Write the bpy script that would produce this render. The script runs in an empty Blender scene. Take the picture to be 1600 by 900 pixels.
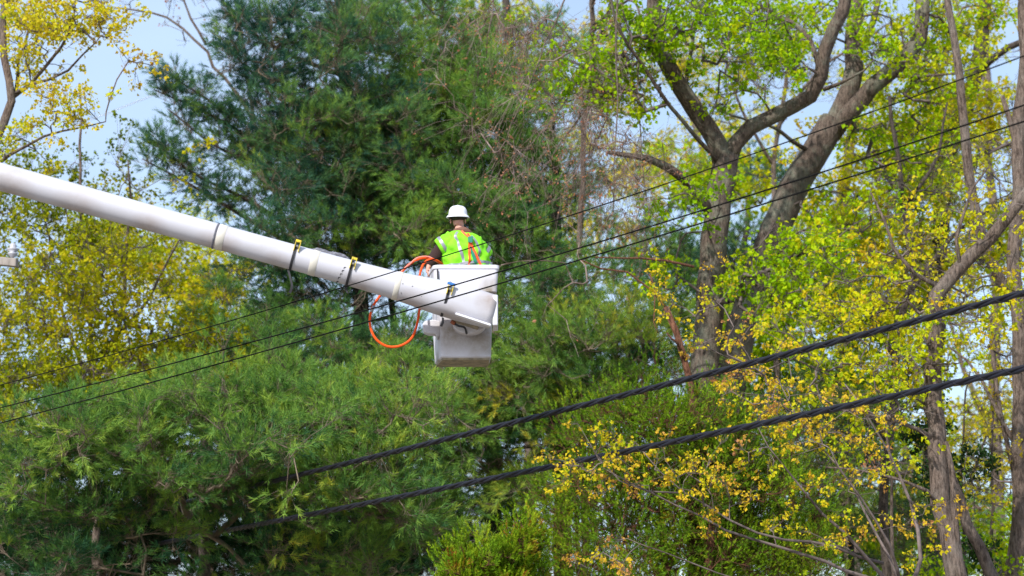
import bpy, bmesh, math, random
import numpy as np
from mathutils import Vector, Matrix
R = math.radians
scene = bpy.context.scene
COL = scene.collection

# ---------------------------------------------------------------- camera, sky, sun, exposure
PITCH = R(12.0); F = 3120.0; CAMZ = 1.6
cam_d = bpy.data.cameras.new('camera'); cam = bpy.data.objects.new('camera', cam_d); COL.objects.link(cam)
cam.location = (0, 0, CAMZ); cam.rotation_euler = (R(90) + PITCH, 0, 0)
cam_d.sensor_width = 36; cam_d.lens = 36 * F / 1600; cam_d.clip_end = 5000; cam_d.clip_start = .5
cam_d.dof.use_dof = True; cam_d.dof.focus_distance = 22.3; cam_d.dof.aperture_fstop = 1.5
scene.camera = cam
SUN_EL, SUN_AZ = R(40), R(209)          # azimuth clockwise from +Y: behind the camera and to the left
w = bpy.data.worlds.new('World'); scene.world = w; w.use_nodes = True
nt = w.node_tree; nt.nodes.clear()
sky = nt.nodes.new('ShaderNodeTexSky'); sky.sky_type = 'NISHITA'; sky.sun_disc = False
sky.sun_elevation = SUN_EL; sky.sun_rotation = SUN_AZ
sky.air_density = 1.0; sky.dust_density = 1.2; sky.ozone_density = 1.5
bg = nt.nodes.new('ShaderNodeBackground'); bg.inputs['Strength'].default_value = .15
# thin high veil of cloud, broken by noise, over the whole dome
tc = nt.nodes.new('ShaderNodeTexCoord'); mp = nt.nodes.new('ShaderNodeMapping'); mp.inputs['Scale'].default_value = (1, 1, 2.5)
nz = nt.nodes.new('ShaderNodeTexNoise'); nz.inputs['Scale'].default_value = 3; nz.inputs['Detail'].default_value = 5
mr = nt.nodes.new('ShaderNodeMapRange'); mr.inputs[1].default_value = .35; mr.inputs[2].default_value = .7
mr.inputs[3].default_value = .28; mr.inputs[4].default_value = .5
mx = nt.nodes.new('ShaderNodeMixRGB'); mx.inputs[2].default_value = (5.6, 6.9, 8.8, 1)
nt.links.new(tc.outputs['Generated'], mp.inputs[0]); nt.links.new(mp.outputs[0], nz.inputs['Vector'])
nt.links.new(nz.outputs['Fac'], mr.inputs[0]); nt.links.new(mr.outputs[0], mx.inputs[0])
nt.links.new(sky.outputs[0], mx.inputs[1]); nt.links.new(mx.outputs[0], bg.inputs[0])
wo = nt.nodes.new('ShaderNodeOutputWorld'); nt.links.new(bg.outputs[0], wo.inputs[0])
sl = bpy.data.lights.new('sun', 'SUN'); sl.energy = 4.6; sl.angle = R(1.0); sl.color = (1, .97, .92)
so = bpy.data.objects.new('sun', sl); COL.objects.link(so)
sd = Vector((math.sin(SUN_AZ) * math.cos(SUN_EL), math.cos(SUN_AZ) * math.cos(SUN_EL), math.sin(SUN_EL)))
so.rotation_euler = sd.to_track_quat('Z', 'Y').to_euler(); so.location = (-10, -20, 40)
vs = scene.view_settings; vs.view_transform = 'Standard'; vs.look = 'None'; vs.exposure = 0.3; vs.gamma = 1
scene.cycles.max_bounces = 7; scene.cycles.transmission_bounces = 4; scene.cycles.diffuse_bounces = 4
scene.cycles.use_denoising = True; scene.cycles.denoiser = 'OPENIMAGEDENOISE'
scene.cycles.denoising_input_passes = 'RGB_ALBEDO_NORMAL'; scene.cycles.denoising_prefilter = 'NONE'

# ---------------------------------------------------------------- helpers
ct, st = math.cos(PITCH), math.sin(PITCH)
def P(px, py, Y):
    x = (px - 800) / F; v = (450 - py) / F
    k = Y / (ct - v * st)
    return np.array((x * k, Y, CAMZ + k * (st + v * ct)))
def tag(o, label=None, cat=None, group=None, kind=None):
    if label: o['label'] = label
    if cat: o['category'] = cat
    if group: o['group'] = group
    if kind: o['kind'] = kind
    return o
def empty(name, loc, label=None, cat=None, group=None):
    o = bpy.data.objects.new(name, None); COL.objects.link(o); o.location = loc; o.empty_display_size = .2
    return tag(o, label, cat, group)
def npmesh(name, V, tris=None, quads=None, mat=None, parent=None, smooth=False, tint=None):
    me = bpy.data.meshes.new(name)
    V = np.asarray(V, float).reshape(-1, 3)
    off = np.zeros(3)
    if parent is not None:
        off = np.array(world_loc(parent))
    V = V - off
    nt_ = 0 if tris is None else len(tris); nq = 0 if quads is None else len(quads)
    me.vertices.add(len(V)); me.vertices.foreach_set('co', V.astype(np.float32).ravel())
    idx = []
    if nt_: idx.append(np.asarray(tris, np.int32).ravel())
    if nq: idx.append(np.asarray(quads, np.int32).ravel())
    idx = np.concatenate(idx)
    me.loops.add(len(idx)); me.loops.foreach_set('vertex_index', idx)
    me.polygons.add(nt_ + nq)
    start = np.concatenate([np.arange(nt_) * 3, nt_ * 3 + np.arange(nq) * 4]).astype(np.int32)
    me.polygons.foreach_set('loop_start', start)
    me.polygons.foreach_set('use_smooth', np.full(nt_ + nq, smooth))
    if tint is not None:
        a = me.attributes.new('tint', 'FLOAT', 'POINT'); a.data.foreach_set('value', np.asarray(tint, np.float32))
    me.update(calc_edges=True)
    if mat: me.materials.append(mat)
    o = bpy.data.objects.new(name, me); COL.objects.link(o)
    if parent is not None: o.parent = parent
    return o
def world_loc(o):
    l = Vector(o.location)
    while o.parent is not None:
        o = o.parent; l = l + Vector(o.location)
    return l
def bm_obj(name, bm, mat, parent=None, smooth=False, bevel=0, loc=None):
    """bm in world coordinates; the object is moved under its parent"""
    me = bpy.data.meshes.new(name)
    off = world_loc(parent) if parent is not None else Vector((0, 0, 0))
    bmesh.ops.translate(bm, verts=bm.verts, vec=-off)
    bmesh.ops.recalc_face_normals(bm, faces=bm.faces)
    for f in bm.faces: f.smooth = smooth
    bm.to_mesh(me); bm.free()
    if mat: me.materials.append(mat)
    o = bpy.data.objects.new(name, me); COL.objects.link(o)
    if parent is not None: o.parent = parent
    if bevel:
        m = o.modifiers.new('bevel', 'BEVEL'); m.width = bevel; m.segments = 2; m.limit_method = 'ANGLE'
    return o
def ringframe(T):
    up = np.array((0, 0, 1.0)) if abs(T[2]) < .9 else np.array((1.0, 0, 0))
    a = np.cross(T, up); a /= np.linalg.norm(a); b = np.cross(a, T); return a, b
def tube_arrays(pts, rad, n=10, caps=True, rough=0, rng=None, closed=False):
    pts = np.asarray(pts, float); m = len(pts); rad = np.broadcast_to(np.asarray(rad, float), (m,))
    T = np.gradient(pts, axis=0); T /= np.linalg.norm(T, axis=1)[:, None] + 1e-9
    if closed:
        T = np.roll(pts, -1, 0) - np.roll(pts, 1, 0); T /= np.linalg.norm(T, axis=1)[:, None]
    a, _ = ringframe(T[0]); V = []
    ang = np.linspace(0, 2 * np.pi, n, endpoint=False)
    ph = rng.random(3) * 6.28 if rng is not None else None
    for i in range(m):
        a = a - T[i] * a.dot(T[i]); a /= np.linalg.norm(a); b = np.cross(T[i], a)
        r = np.full(n, rad[i])
        if rough and rng is not None:
            r = r * (1 + rough * (np.sin(3 * ang + ph[0] + i * .15) * .5 + np.sin(5 * ang + ph[1] - i * .25) * .35 + rng.normal(0, .35, n)))
        V.append(pts[i] + np.outer(np.cos(ang) * r, a) + np.outer(np.sin(ang) * r, b))
    V = np.concatenate(V)
    i0 = np.arange(n); i1 = (i0 + 1) % n
    Q = [np.stack([k * n + i0, k * n + i1, ((k + 1) % m) * n + i1, ((k + 1) % m) * n + i0], 1) for k in range(m if closed else m - 1)]
    Q = np.concatenate(Q); Tt = None
    if caps and not closed:
        V = np.concatenate([V, pts[:1], pts[-1:]]); c0, c1 = len(V) - 2, len(V) - 1
        Tt = np.concatenate([np.stack([np.full(n, c0), i1, i0], 1), np.stack([np.full(n, c1), (m - 1) * n + i0, (m - 1) * n + i1], 1)])
    return V, Tt, Q
def tube(name, pts, rad, mat, parent=None, n=10, smooth=True, **k):
    V, T, Q = tube_arrays(pts, rad, n, **k)
    return npmesh(name, V, T, Q, mat, parent, smooth)
def smooth_path(pts, per=8):
    """Catmull-Rom through control points"""
    p = np.asarray(pts, float)
    if len(p) < 3:
        t = np.linspace(0, 1, per + 1)[:, None]; return p[0] * (1 - t) + p[1] * t
    q = np.concatenate([[2 * p[0] - p[1]], p, [2 * p[-1] - p[-2]]]); out = []
    for i in range(1, len(q) - 2):
        for t in np.linspace(0, 1, per, endpoint=False):
            a, b, c, d = q[i - 1:i + 3]
            out.append(.5 * ((2 * b) + (c - a) * t + (2 * a - 5 * b + 4 * c - d) * t * t + (3 * b - a - 3 * c + d) * t ** 3))
    out.append(p[-1]); return np.array(out)
def prisms(A, B, ra, rb, n=3):
    """one little prism per segment, all at once"""
    A, B = np.asarray(A), np.asarray(B); N = len(A)
    T = B - A; T /= np.linalg.norm(T, axis=1)[:, None] + 1e-9
    up = np.where(np.abs(T[:, 2:3]) < .9, np.array([[0, 0, 1.0]]), np.array([[1.0, 0, 0]]))
    a = np.cross(T, up); a /= np.linalg.norm(a, axis=1)[:, None] + 1e-9; b = np.cross(a, T)
    ang = np.linspace(0, 2 * np.pi, n, endpoint=False)
    d = np.cos(ang)[None, :, None] * a[:, None] + np.sin(ang)[None, :, None] * b[:, None]
    V = np.concatenate([A[:, None] + d * np.reshape(ra, (-1, 1, 1)), B[:, None] + d * np.reshape(rb, (-1, 1, 1))], 1).reshape(-1, 3)
    i0 = np.arange(n); i1 = (i0 + 1) % n
    q = np.stack([i0, i1, i1 + n, i0 + n], 1)
    Q = (np.arange(N)[:, None, None] * 2 * n + q[None]).reshape(-1, 4)
    return V, Q

# ---------------------------------------------------------------- materials
def new_mat(name):
    m = bpy.data.materials.new(name); m.use_nodes = True; t = m.node_tree
    return m, t, t.nodes['Principled BSDF']
def plain(name, col, rough=.5, metal=0, col2=None, scale=6, bump=0, bscale=60, spec=.5, stretch=(1, 1, 1), lo=.42, hi=.62):
    m, t, b = new_mat(name)
    b.inputs['Roughness'].default_value = rough; b.inputs['Metallic'].default_value = metal
    b.inputs['Specular IOR Level'].default_value = spec
    b.inputs['Base Color'].default_value = (*col, 1)
    tcn = t.nodes.new('ShaderNodeTexCoord'); mpn = t.nodes.new('ShaderNodeMapping'); mpn.inputs['Scale'].default_value = stretch
    t.links.new(tcn.outputs['Object'], mpn.inputs[0])
    if col2:
        n = t.nodes.new('ShaderNodeTexNoise'); n.inputs['Scale'].default_value = scale; n.inputs['Detail'].default_value = 8; n.inputs['Roughness'].default_value = .62
        r = t.nodes.new('ShaderNodeValToRGB'); r.color_ramp.elements[0].position = lo; r.color_ramp.elements[1].position = hi
        r.color_ramp.elements[0].color = (*col, 1); r.color_ramp.elements[1].color = (*col2, 1)
        t.links.new(mpn.outputs[0], n.inputs['Vector']); t.links.new(n.outputs['Fac'], r.inputs[0]); t.links.new(r.outputs[0], b.inputs['Base Color'])
    if bump:
        n2 = t.nodes.new('ShaderNodeTexNoise'); n2.inputs['Scale'].default_value = bscale; n2.inputs['Detail'].default_value = 6
        bp = t.nodes.new('ShaderNodeBump'); bp.inputs['Strength'].default_value = bump; bp.inputs['Distance'].default_value = .02
        t.links.new(mpn.outputs[0], n2.inputs['Vector']); t.links.new(n2.outputs['Fac'], bp.inputs['Height']); t.links.new(bp.outputs[0], b.inputs['Normal'])
    return m
def bark(name, c1, c2, c3=None, lich=.0):
    """furrowed bark: stretched noise ridges, plates of a second colour, lichen patches"""
    m, t, b = new_mat(name); b.inputs['Roughness'].default_value = .9; b.inputs['Specular IOR Level'].default_value = .2
    tcn = t.nodes.new('ShaderNodeTexCoord'); mpn = t.nodes.new('ShaderNodeMapping'); mpn.inputs['Scale'].default_value = (1, 1, .22)
    t.links.new(tcn.outputs['Object'], mpn.inputs[0])
    v = t.nodes.new('ShaderNodeTexNoise'); v.inputs['Scale'].default_value = 30; v.inputs['Detail'].default_value = 7; v.inputs['Roughness'].default_value = .7
    t.links.new(mpn.outputs[0], v.inputs['Vector'])
    r = t.nodes.new('ShaderNodeValToRGB'); e = r.color_ramp.elements; e[0].position = .36; e[1].position = .62
    e[0].color = (*c1, 1); e[1].color = (*c2, 1); t.links.new(v.outputs['Fac'], r.inputs[0])
    out = r.outputs[0]
    if c3:
        n = t.nodes.new('ShaderNodeTexNoise'); n.inputs['Scale'].default_value = 2.2; n.inputs['Detail'].default_value = 9; n.inputs['Roughness'].default_value = .7
        t.links.new(tcn.outputs['Object'], n.inputs['Vector'])
        q = t.nodes.new('ShaderNodeMapRange'); q.inputs[1].default_value = .48; q.inputs[2].default_value = .7; q.inputs[4].default_value = lich
        x = t.nodes.new('ShaderNodeMixRGB'); x.inputs[2].default_value = (*c3, 1)
        t.links.new(n.outputs['Fac'], q.inputs[0]); t.links.new(q.outputs[0], x.inputs[0]); t.links.new(out, x.inputs[1]); out = x.outputs[0]
    t.links.new(out, b.inputs['Base Color'])
    bp = t.nodes.new('ShaderNodeBump'); bp.inputs['Strength'].default_value = 1; bp.inputs['Distance'].default_value = .06
    t.links.new(v.outputs['Fac'], bp.inputs['Height']); t.links.new(bp.outputs[0], b.inputs['Normal'])
    return m
def brown_spots(m, spots, col, amt=.8):
    """brown tone mixed into the base colour round given points: spots are (object-space point, radius)"""
    t = m.node_tree; b = t.nodes['Principled BSDF']; src = b.inputs['Base Color'].links[0].from_socket
    tcn = t.nodes.new('ShaderNodeTexCoord'); n = t.nodes.new('ShaderNodeTexNoise'); n.inputs['Scale'].default_value = 9; n.inputs['Detail'].default_value = 8; n.inputs['Roughness'].default_value = .7
    t.links.new(tcn.outputs['Object'], n.inputs['Vector'])
    for p, r in spots:
        d = t.nodes.new('ShaderNodeVectorMath'); d.operation = 'DISTANCE'; d.inputs[1].default_value = p; t.links.new(tcn.outputs['Object'], d.inputs[0])
        q = t.nodes.new('ShaderNodeMapRange'); q.inputs[1].default_value = r; q.inputs[2].default_value = 0; t.links.new(d.outputs['Value'], q.inputs[0])
        k = t.nodes.new('ShaderNodeMath'); k.operation = 'MULTIPLY'; t.links.new(q.outputs[0], k.inputs[0]); t.links.new(n.outputs['Fac'], k.inputs[1])
        g = t.nodes.new('ShaderNodeMath'); g.operation = 'MULTIPLY'; g.use_clamp = True; g.inputs[1].default_value = amt * 2.2; t.links.new(k.outputs[0], g.inputs[0])
        x = t.nodes.new('ShaderNodeMixRGB'); x.inputs[2].default_value = (*col, 1); t.links.new(g.outputs[0], x.inputs[0]); t.links.new(src, x.inputs[1]); src = x.outputs[0]
    t.links.new(src, b.inputs['Base Color'])
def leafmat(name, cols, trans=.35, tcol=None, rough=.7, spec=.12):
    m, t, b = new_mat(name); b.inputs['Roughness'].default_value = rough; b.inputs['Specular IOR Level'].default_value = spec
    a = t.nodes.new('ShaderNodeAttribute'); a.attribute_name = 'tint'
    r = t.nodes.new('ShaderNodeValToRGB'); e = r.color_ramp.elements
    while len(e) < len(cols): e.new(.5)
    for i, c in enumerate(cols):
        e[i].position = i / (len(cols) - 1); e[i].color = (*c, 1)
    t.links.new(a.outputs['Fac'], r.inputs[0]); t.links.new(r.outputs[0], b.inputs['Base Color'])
    if trans:
        tr = t.nodes.new('ShaderNodeBsdfTranslucent'); g = t.nodes.new('ShaderNodeMixRGB'); g.blend_type = 'MULTIPLY'; g.inputs[0].default_value = 1
        g.inputs[2].default_value = (*(tcol or (1.15, 1.1, .5)), 1)
        t.links.new(r.outputs[0], g.inputs[1]); t.links.new(g.outputs[0], tr.inputs[0])
        ms = t.nodes.new('ShaderNodeMixShader'); ms.inputs[0].default_value = trans
        t.links.new(b.outputs[0], ms.inputs[1]); t.links.new(tr.outputs[0], ms.inputs[2])
        t.links.new(ms.outputs[0], t.nodes['Material Output'].inputs[0])
    return m
M = {}
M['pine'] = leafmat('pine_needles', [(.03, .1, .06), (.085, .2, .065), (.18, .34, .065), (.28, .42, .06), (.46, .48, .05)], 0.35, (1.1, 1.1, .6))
M['pine_sun'] = leafmat('sunlit_pine_needles', [(.03, .1, .05), (.09, .21, .055), (.19, .34, .06), (.34, .46, .07), (.6, .52, .06)], 0.35, (1.1, 1.1, .6))  # yellower copy of the pine ramp, sunlight put into the needle colour
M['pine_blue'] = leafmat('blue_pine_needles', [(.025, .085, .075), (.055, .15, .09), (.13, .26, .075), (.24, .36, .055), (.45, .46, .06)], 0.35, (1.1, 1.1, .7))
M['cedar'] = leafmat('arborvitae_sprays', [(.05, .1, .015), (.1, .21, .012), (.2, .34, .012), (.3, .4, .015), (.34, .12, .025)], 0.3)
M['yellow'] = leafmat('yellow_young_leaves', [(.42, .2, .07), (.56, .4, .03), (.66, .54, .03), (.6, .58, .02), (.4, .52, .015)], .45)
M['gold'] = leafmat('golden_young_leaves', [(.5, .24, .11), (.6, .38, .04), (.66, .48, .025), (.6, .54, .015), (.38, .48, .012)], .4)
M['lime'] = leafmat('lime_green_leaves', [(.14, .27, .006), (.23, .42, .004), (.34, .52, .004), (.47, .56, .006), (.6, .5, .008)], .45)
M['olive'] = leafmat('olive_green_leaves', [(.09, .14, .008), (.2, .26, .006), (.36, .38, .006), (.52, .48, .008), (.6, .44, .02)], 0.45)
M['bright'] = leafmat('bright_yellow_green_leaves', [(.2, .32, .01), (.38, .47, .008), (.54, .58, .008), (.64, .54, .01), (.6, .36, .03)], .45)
M['ivy'] = leafmat('ivy_and_shaded_leaves', [(.015, .04, .012), (.03, .08, .015), (.05, .12, .02)], .2)
M['bud'] = leafmat('reddish_buds', [(.3, .1, .06), (.4, .18, .1), (.32, .24, .14)], .3)
M['shade'] = leafmat('shaded_pine_needles', [(.012, .04, .015), (.02, .07, .02), (.04, .11, .02)], .2)  # darkened pine needles, deep shade of the hollow put into the colour
M['oakbark'] = bark('oak_bark', (.05, .036, .028), (.19, .14, .11), (.27, .3, .225), .65)
M['greybark'] = bark('grey_bark', (.055, .038, .03), (.24, .18, .145), (.27, .25, .22), .4)
M['darkbark'] = bark('dark_pine_bark', (.035, .027, .022), (.12, .095, .08))
M['redbark'] = bark('red_brown_dead_bark', (.06, .025, .015), (.26, .12, .07))
M['twig'] = plain('twig_bark', (.07, .052, .045), .85, col2=(.19, .145, .13), scale=3)
M['paletwig'] = plain('pale_pink_twig_bark', (.12, .075, .06), .85, col2=(.32, .245, .21), scale=3)
M['darktwig'] = plain('dark_twig_bark', (.05, .04, .035), .85, col2=(.15, .12, .1), scale=3)
M['pinetwig'] = plain('pine_twig_bark', (.1, .075, .05), .85, col2=(.22, .17, .12), scale=3)
M['white'] = plain('white_gelcoat', (.68, .68, .73), .35, col2=(.74, .74, .79), scale=2.5, bump=.03, bscale=40, lo=.3, hi=.5)

# ---------------------------------------------------------------- tree generator
def rnorm(rng, n):
    v = rng.normal(size=(n, 3)); return v / np.linalg.norm(v, axis=1)[:, None]
def needle_tufts(rng, base, d, tint, nn, ln, wd, spread=.75, shoot=.1):
    """brushes of needles: base (N,3), direction d (N,3)"""
    N = len(base); B = np.repeat(base, nn, 0); D = np.repeat(d, nn, 0); k = N * nn
    t = rng.random(k)[:, None]
    s = rnorm(rng, k); s -= D * (s * D).sum(1)[:, None]; s /= np.linalg.norm(s, axis=1)[:, None] + 1e-9
    sp = spread * (1.15 - .5 * t)
    dirn = D + s * sp; dirn /= np.linalg.norm(dirn, axis=1)[:, None]
    p0 = B + D * shoot * t; L = ln * rng.uniform(.7, 1.15, k)[:, None]
    p1 = p0 + dirn * L; p1[:, 2] -= .012
    side = np.cross(dirn, rnorm(rng, k)); side /= np.linalg.norm(side, axis=1)[:, None] + 1e-9
    V = np.stack([p0 - side * wd / 2, p0 + side * wd / 2, p1], 1).reshape(-1, 3)
    T = np.arange(k * 3).reshape(-1, 3)
    ti = np.repeat(np.clip(np.repeat(tint, nn) + rng.normal(0, .07, k), 0, 1), 3)
    return V, T, ti
def broad_leaves(rng, base, d, tint, nn, size, spread, droop=.3):
    N = len(base); k = N * nn
    B = np.repeat(base, nn, 0) + rng.normal(0, spread, (k, 3)); D = np.repeat(d, nn, 0) * .4 + rnorm(rng, k)
    D[:, 2] -= droop; D /= np.linalg.norm(D, axis=1)[:, None]
    nrm = rnorm(rng, k) * .8; nrm[:, 2] += .6; nrm -= D * (nrm * D).sum(1)[:, None]; nrm /= np.linalg.norm(nrm, axis=1)[:, None] + 1e-9
    S = np.cross(D, nrm); L = size * rng.uniform(.55, 1.25, k)[:, None]; W = L * rng.uniform(.32, .48, k)[:, None]
    p1 = B + D * L * .45 + S * W + nrm * L * .12; p2 = B + D * L - nrm * L * .08; p3 = B + D * L * .45 - S * W + nrm * L * .12
    V = np.stack([B, p1, p2, p3], 1).reshape(-1, 3)
    i = np.arange(k)[:, None] * 4
    T = np.concatenate([i + [[0, 1, 2]], i + [[0, 2, 3]]])
    ti = np.repeat(np.clip(np.repeat(tint, nn) + rng.normal(0, .12, k), 0, 1), 4)
    return V, T, ti
TRIS = [0]
def tree(name, label, cat, limbs, regions, seed, style, group=None, boughs=(), leafname='crown'):
    """limbs: first is the trunk, each (list of (px,py,Y), r0, r1). regions: (px,py,rx,ry,Y,dY,n[,tint])."""
    rng = np.random.default_rng(seed); s = dict(S0); s.update(style)
    tb = P(*limbs[0][0][0]); base = np.array((tb[0], tb[1], 0.0))
    root = empty(name, base, label, cat, group)
    pos, rad_fix = [], []
    for li, (pts, r0, r1) in enumerate(limbs):
        w_ = [P(*p) for p in pts]
        if li == 0:
            flare = s['flare']
            w_ = [np.array((w_[0][0], w_[0][1], -.3)), np.array((w_[0][0], w_[0][1], max(.5, w_[0][2] * .45)))] + w_
        sp = smooth_path(w_, 6)
        L = np.r_[0, np.cumsum(np.linalg.norm(np.diff(sp, axis=0), axis=1))]; m = max(4, int(L[-1] / s['step']))
        u = np.linspace(0, L[-1], m + 1); sp = np.stack([np.interp(u, L, sp[:, c]) for c in range(3)], 1)
        jit = rng.normal(0, 1, sp.shape); jit[1:-1] = (jit[:-2] + jit[1:-1] + jit[2:]) / 3
        sp[1:-1] += jit[1:-1] * s['wobble'] * (.3 + r0)
        t = u / L[-1]; rr = r0 * (1 - t) + r1 * t
        if li == 0: rr = rr * (1 + .7 * np.exp(-sp[:, 2].clip(0) / .5))
        o = tube('trunk' if li == 0 else 'limb', sp, rr, s['bark'], root, n=s['sides'] if r0 > .05 else 7, rough=s['rough'], rng=rng)
        TRIS[0] += len(o.data.loops) - 2 * 0
        pos.append(sp[(2 if li == 0 else 0):]); rad_fix.append(rr[(2 if li == 0 else 0):])
    # cluster centres
    C, TI = [], []
    for rg in regions:
        px, py, rx, ry, Y, dY, n = rg[:7]; ti = rg[7] if len(rg) > 7 else s['tint']
        n = int(n * s['mult'])
        g_ = max(1, int(round(n / s['clump'])))
        u = rnorm(rng, g_) * (rng.random(g_) ** (1 / s['shellp']))[:, None]
        own = rng.integers(0, g_, n); gt = rng.normal(0, s['gtint'], g_); sl_ = rng.normal(0, .35, (g_, 2))
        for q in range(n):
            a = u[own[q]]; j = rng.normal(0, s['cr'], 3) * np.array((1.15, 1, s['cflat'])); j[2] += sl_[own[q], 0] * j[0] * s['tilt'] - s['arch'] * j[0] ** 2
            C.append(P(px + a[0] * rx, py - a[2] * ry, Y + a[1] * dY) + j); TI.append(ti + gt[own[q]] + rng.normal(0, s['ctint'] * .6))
    for bg_ in boughs:
        pts, n, spr = bg_[:3]; r0 = bg_[3] if len(bg_) > 3 else .05
        sp = smooth_path([P(*p) for p in pts], 6)
        L = np.linspace(r0, .012, len(sp))
        tube('limb', sp, L, s['bark'], root, n=6, rough=.05, rng=rng)
        pos.append(sp); rad_fix.append(L)
        for k in range(n):
            t = rng.uniform(bg_[4] if len(bg_) > 4 else .35, 1) ** .8; i = t * (len(sp) - 1); p = sp[int(i)]
            C.append(p + rng.normal(0, spr, 3) * (1.25 - t) * np.array((1, 1, .6))); TI.append((bg_[5] if len(bg_) > 5 else s['tint']) + rng.normal(0, s['ctint']))
    C = np.array(C); TI = np.array(TI)
    nodes = np.concatenate(pos); nfix = len(nodes); nrad = np.concatenate(rad_fix)
    if len(C):
        d0 = np.array([np.min(np.linalg.norm(nodes - c, axis=1)) for c in C]); order = np.argsort(d0)
        cap = nfix + len(C) * 6 + 10
        ND = np.zeros((cap, 3)); ND[:nfix] = nodes; PA = -np.ones(cap, int); cnt = np.zeros(cap); nn = nfix
        ends = np.zeros(len(C), int); EXD = np.zeros((len(C), 3))
        for ci in order:
            c = C[ci]; dv = c - ND[:nn]; dist = np.linalg.norm(dv, axis=1)
            pen = np.where(dv[:, 2] < 0, 1 + s['droop_pen'] * (-dv[:, 2] / (dist + .01)), 1.0)
            j = int(np.argmin(dist * pen + (0 if s['bare_root'] == 0 else 0)))
            m = int(np.clip(dist[j] / s['seg'], 2, 5)); prev = j; a = ND[j].copy()
            bow = rng.normal(0, .13, 3) * dist[j]; bow[2] += s['bow'] * dist[j]
            for k in range(1, m + 1):
                t = k / m; q = a * (1 - t) + c * t + bow * 4 * t * (1 - t) + (rng.normal(0, .03, 3) if k < m else 0)
                ND[nn] = q; PA[nn] = prev; prev = nn; nn += 1
            ends[ci] = prev
            EXD[ci] = ND[prev] - ND[PA[prev]]
        cnt[ends] = 1
        for k in range(nn - 1, nfix - 1, -1):
            if PA[k] >= 0: cnt[PA[k]] += cnt[k]
        idx = np.arange(nfix, nn); pa = PA[idx]
        rt = s['twig'] * np.maximum(cnt[idx], 1) ** .45
        ra = np.where(pa >= nfix, s['twig'] * np.maximum(cnt[pa], 1) ** .45, np.minimum(rt * 1.15, nrad[np.clip(pa, 0, nfix - 1)] * .9))
        ra = np.minimum(ra, rt * 1.5)
        V1, Q1 = prisms(ND[pa], ND[idx], ra, rt, s['tsides'])
        EXD /= np.linalg.norm(EXD, axis=1)[:, None] + 1e-9
        # twiglets
        k = s['tips']; N = len(C) * k
        cc = np.repeat(C, k, 0); dd = np.repeat(EXD, k, 0)
        off = rnorm(rng, N) * (rng.random(N) ** .5)[:, None] * s['R']; off[:, 2] *= s['flat']
        off += dd * s['R'] * .5; off[:, 2] += s['lift'] * s['R'] * rng.random(N)
        tips = cc + off
        # start from a point partly back along the cluster's own twig
        st_ = cc - dd * (rng.random(N) * s['R'] * .6)[:, None]
        mid = (st_ + tips) / 2 + rng.normal(0, .12, (N, 3)) * s['R']; mid[:, 2] += s['R'] * s['twigbow']
        V2, Q2 = prisms(np.concatenate([st_, mid]), np.concatenate([mid, tips]), np.full(2 * N, s['twig'] * .62), np.full(2 * N, s['twig'] * .45), 3)
        V = np.concatenate([V1, V2]); Q = np.concatenate([Q1, Q2 + len(V1)])
        ob = npmesh('twigs', V, None, Q, s['twigmat'], root, True); ob['kind'] = 'stuff'; TRIS[0] += len(Q) * 2
        # foliage
        keep = rng.random(N) < s['leafp']; tips_k = tips[keep]; dk = (tips - mid)[keep]; dk /= np.linalg.norm(dk, axis=1)[:, None] + 1e-9
        tk = np.repeat(TI, k)[keep] + rng.normal(0, .07, keep.sum())
        if s['kind'] == 'needle':
            dk = dk * .8 + np.array((0, 0, s['up'])); dk /= np.linalg.norm(dk, axis=1)[:, None]
            # mid tufts too
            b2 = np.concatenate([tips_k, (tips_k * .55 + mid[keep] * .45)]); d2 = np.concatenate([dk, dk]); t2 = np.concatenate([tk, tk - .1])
            V, T, ti = needle_tufts(rng, b2, d2, t2, s['per'], s['size'], s['wd'], s['spread'], s['shoot'])
        else:
            V, T, ti = broad_leaves(rng, tips_k, dk, tk, s['per'], s['size'], s['spread'], s['droop'])
        fo = npmesh(leafname, V, T, None, s['leaf'], root, False, ti); fo['kind'] = 'stuff'; TRIS[0] += len(T)
    return root
S0 = dict(bark=M['greybark'], twigmat=M['twig'], leaf=M['lime'], kind='leaf', step=.35, wobble=.12, rough=.075, sides=20, flare=1,
          tint=.5, ctint=.13, mult=1, shellp=2.2, droop_pen=.5, bare_root=0, seg=.35, bow=.04, twig=.005, tsides=4,
          tips=8, R=.3, flat=.8, lift=.2, twigbow=.05, leafp=1, up=.35, clump=7, gtint=.09, cr=.34, cflat=.7, tilt=.5, arch=0, per=6, size=.07, wd=.004, spread=.035, shoot=.1, droop=.3)
PINE = dict(kind='needle', bark=M['darkbark'], twigmat=M['pinetwig'], leaf=M['pine'], tips=11, R=.36, flat=.55, lift=.35, per=16, size=.125,
            wd=.0095, spread=.75, shoot=.11, twig=.005, bow=-.06, droop_pen=.2, up=.3, tint=.4, ctint=.14, clump=8, gtint=.13, cr=.42, cflat=.3, tilt=1.2, arch=.25)
# ---------------------------------------------------------------- ground
bm = bmesh.new(); bmesh.ops.create_grid(bm, x_segments=60, y_segments=60, size=900)
rg = random.Random(3)
for v in bm.verts: v.co.z = rg.uniform(-.15, 0) if abs(v.co.x) + abs(v.co.y) > 50 else -.02
g = bm_obj('ground', bm, plain('dry_verge_ground', (.16, .13, .07), .95, col2=(.26, .2, .13), scale=.8, bump=.5, bscale=8)); g['kind'] = 'structure'

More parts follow.
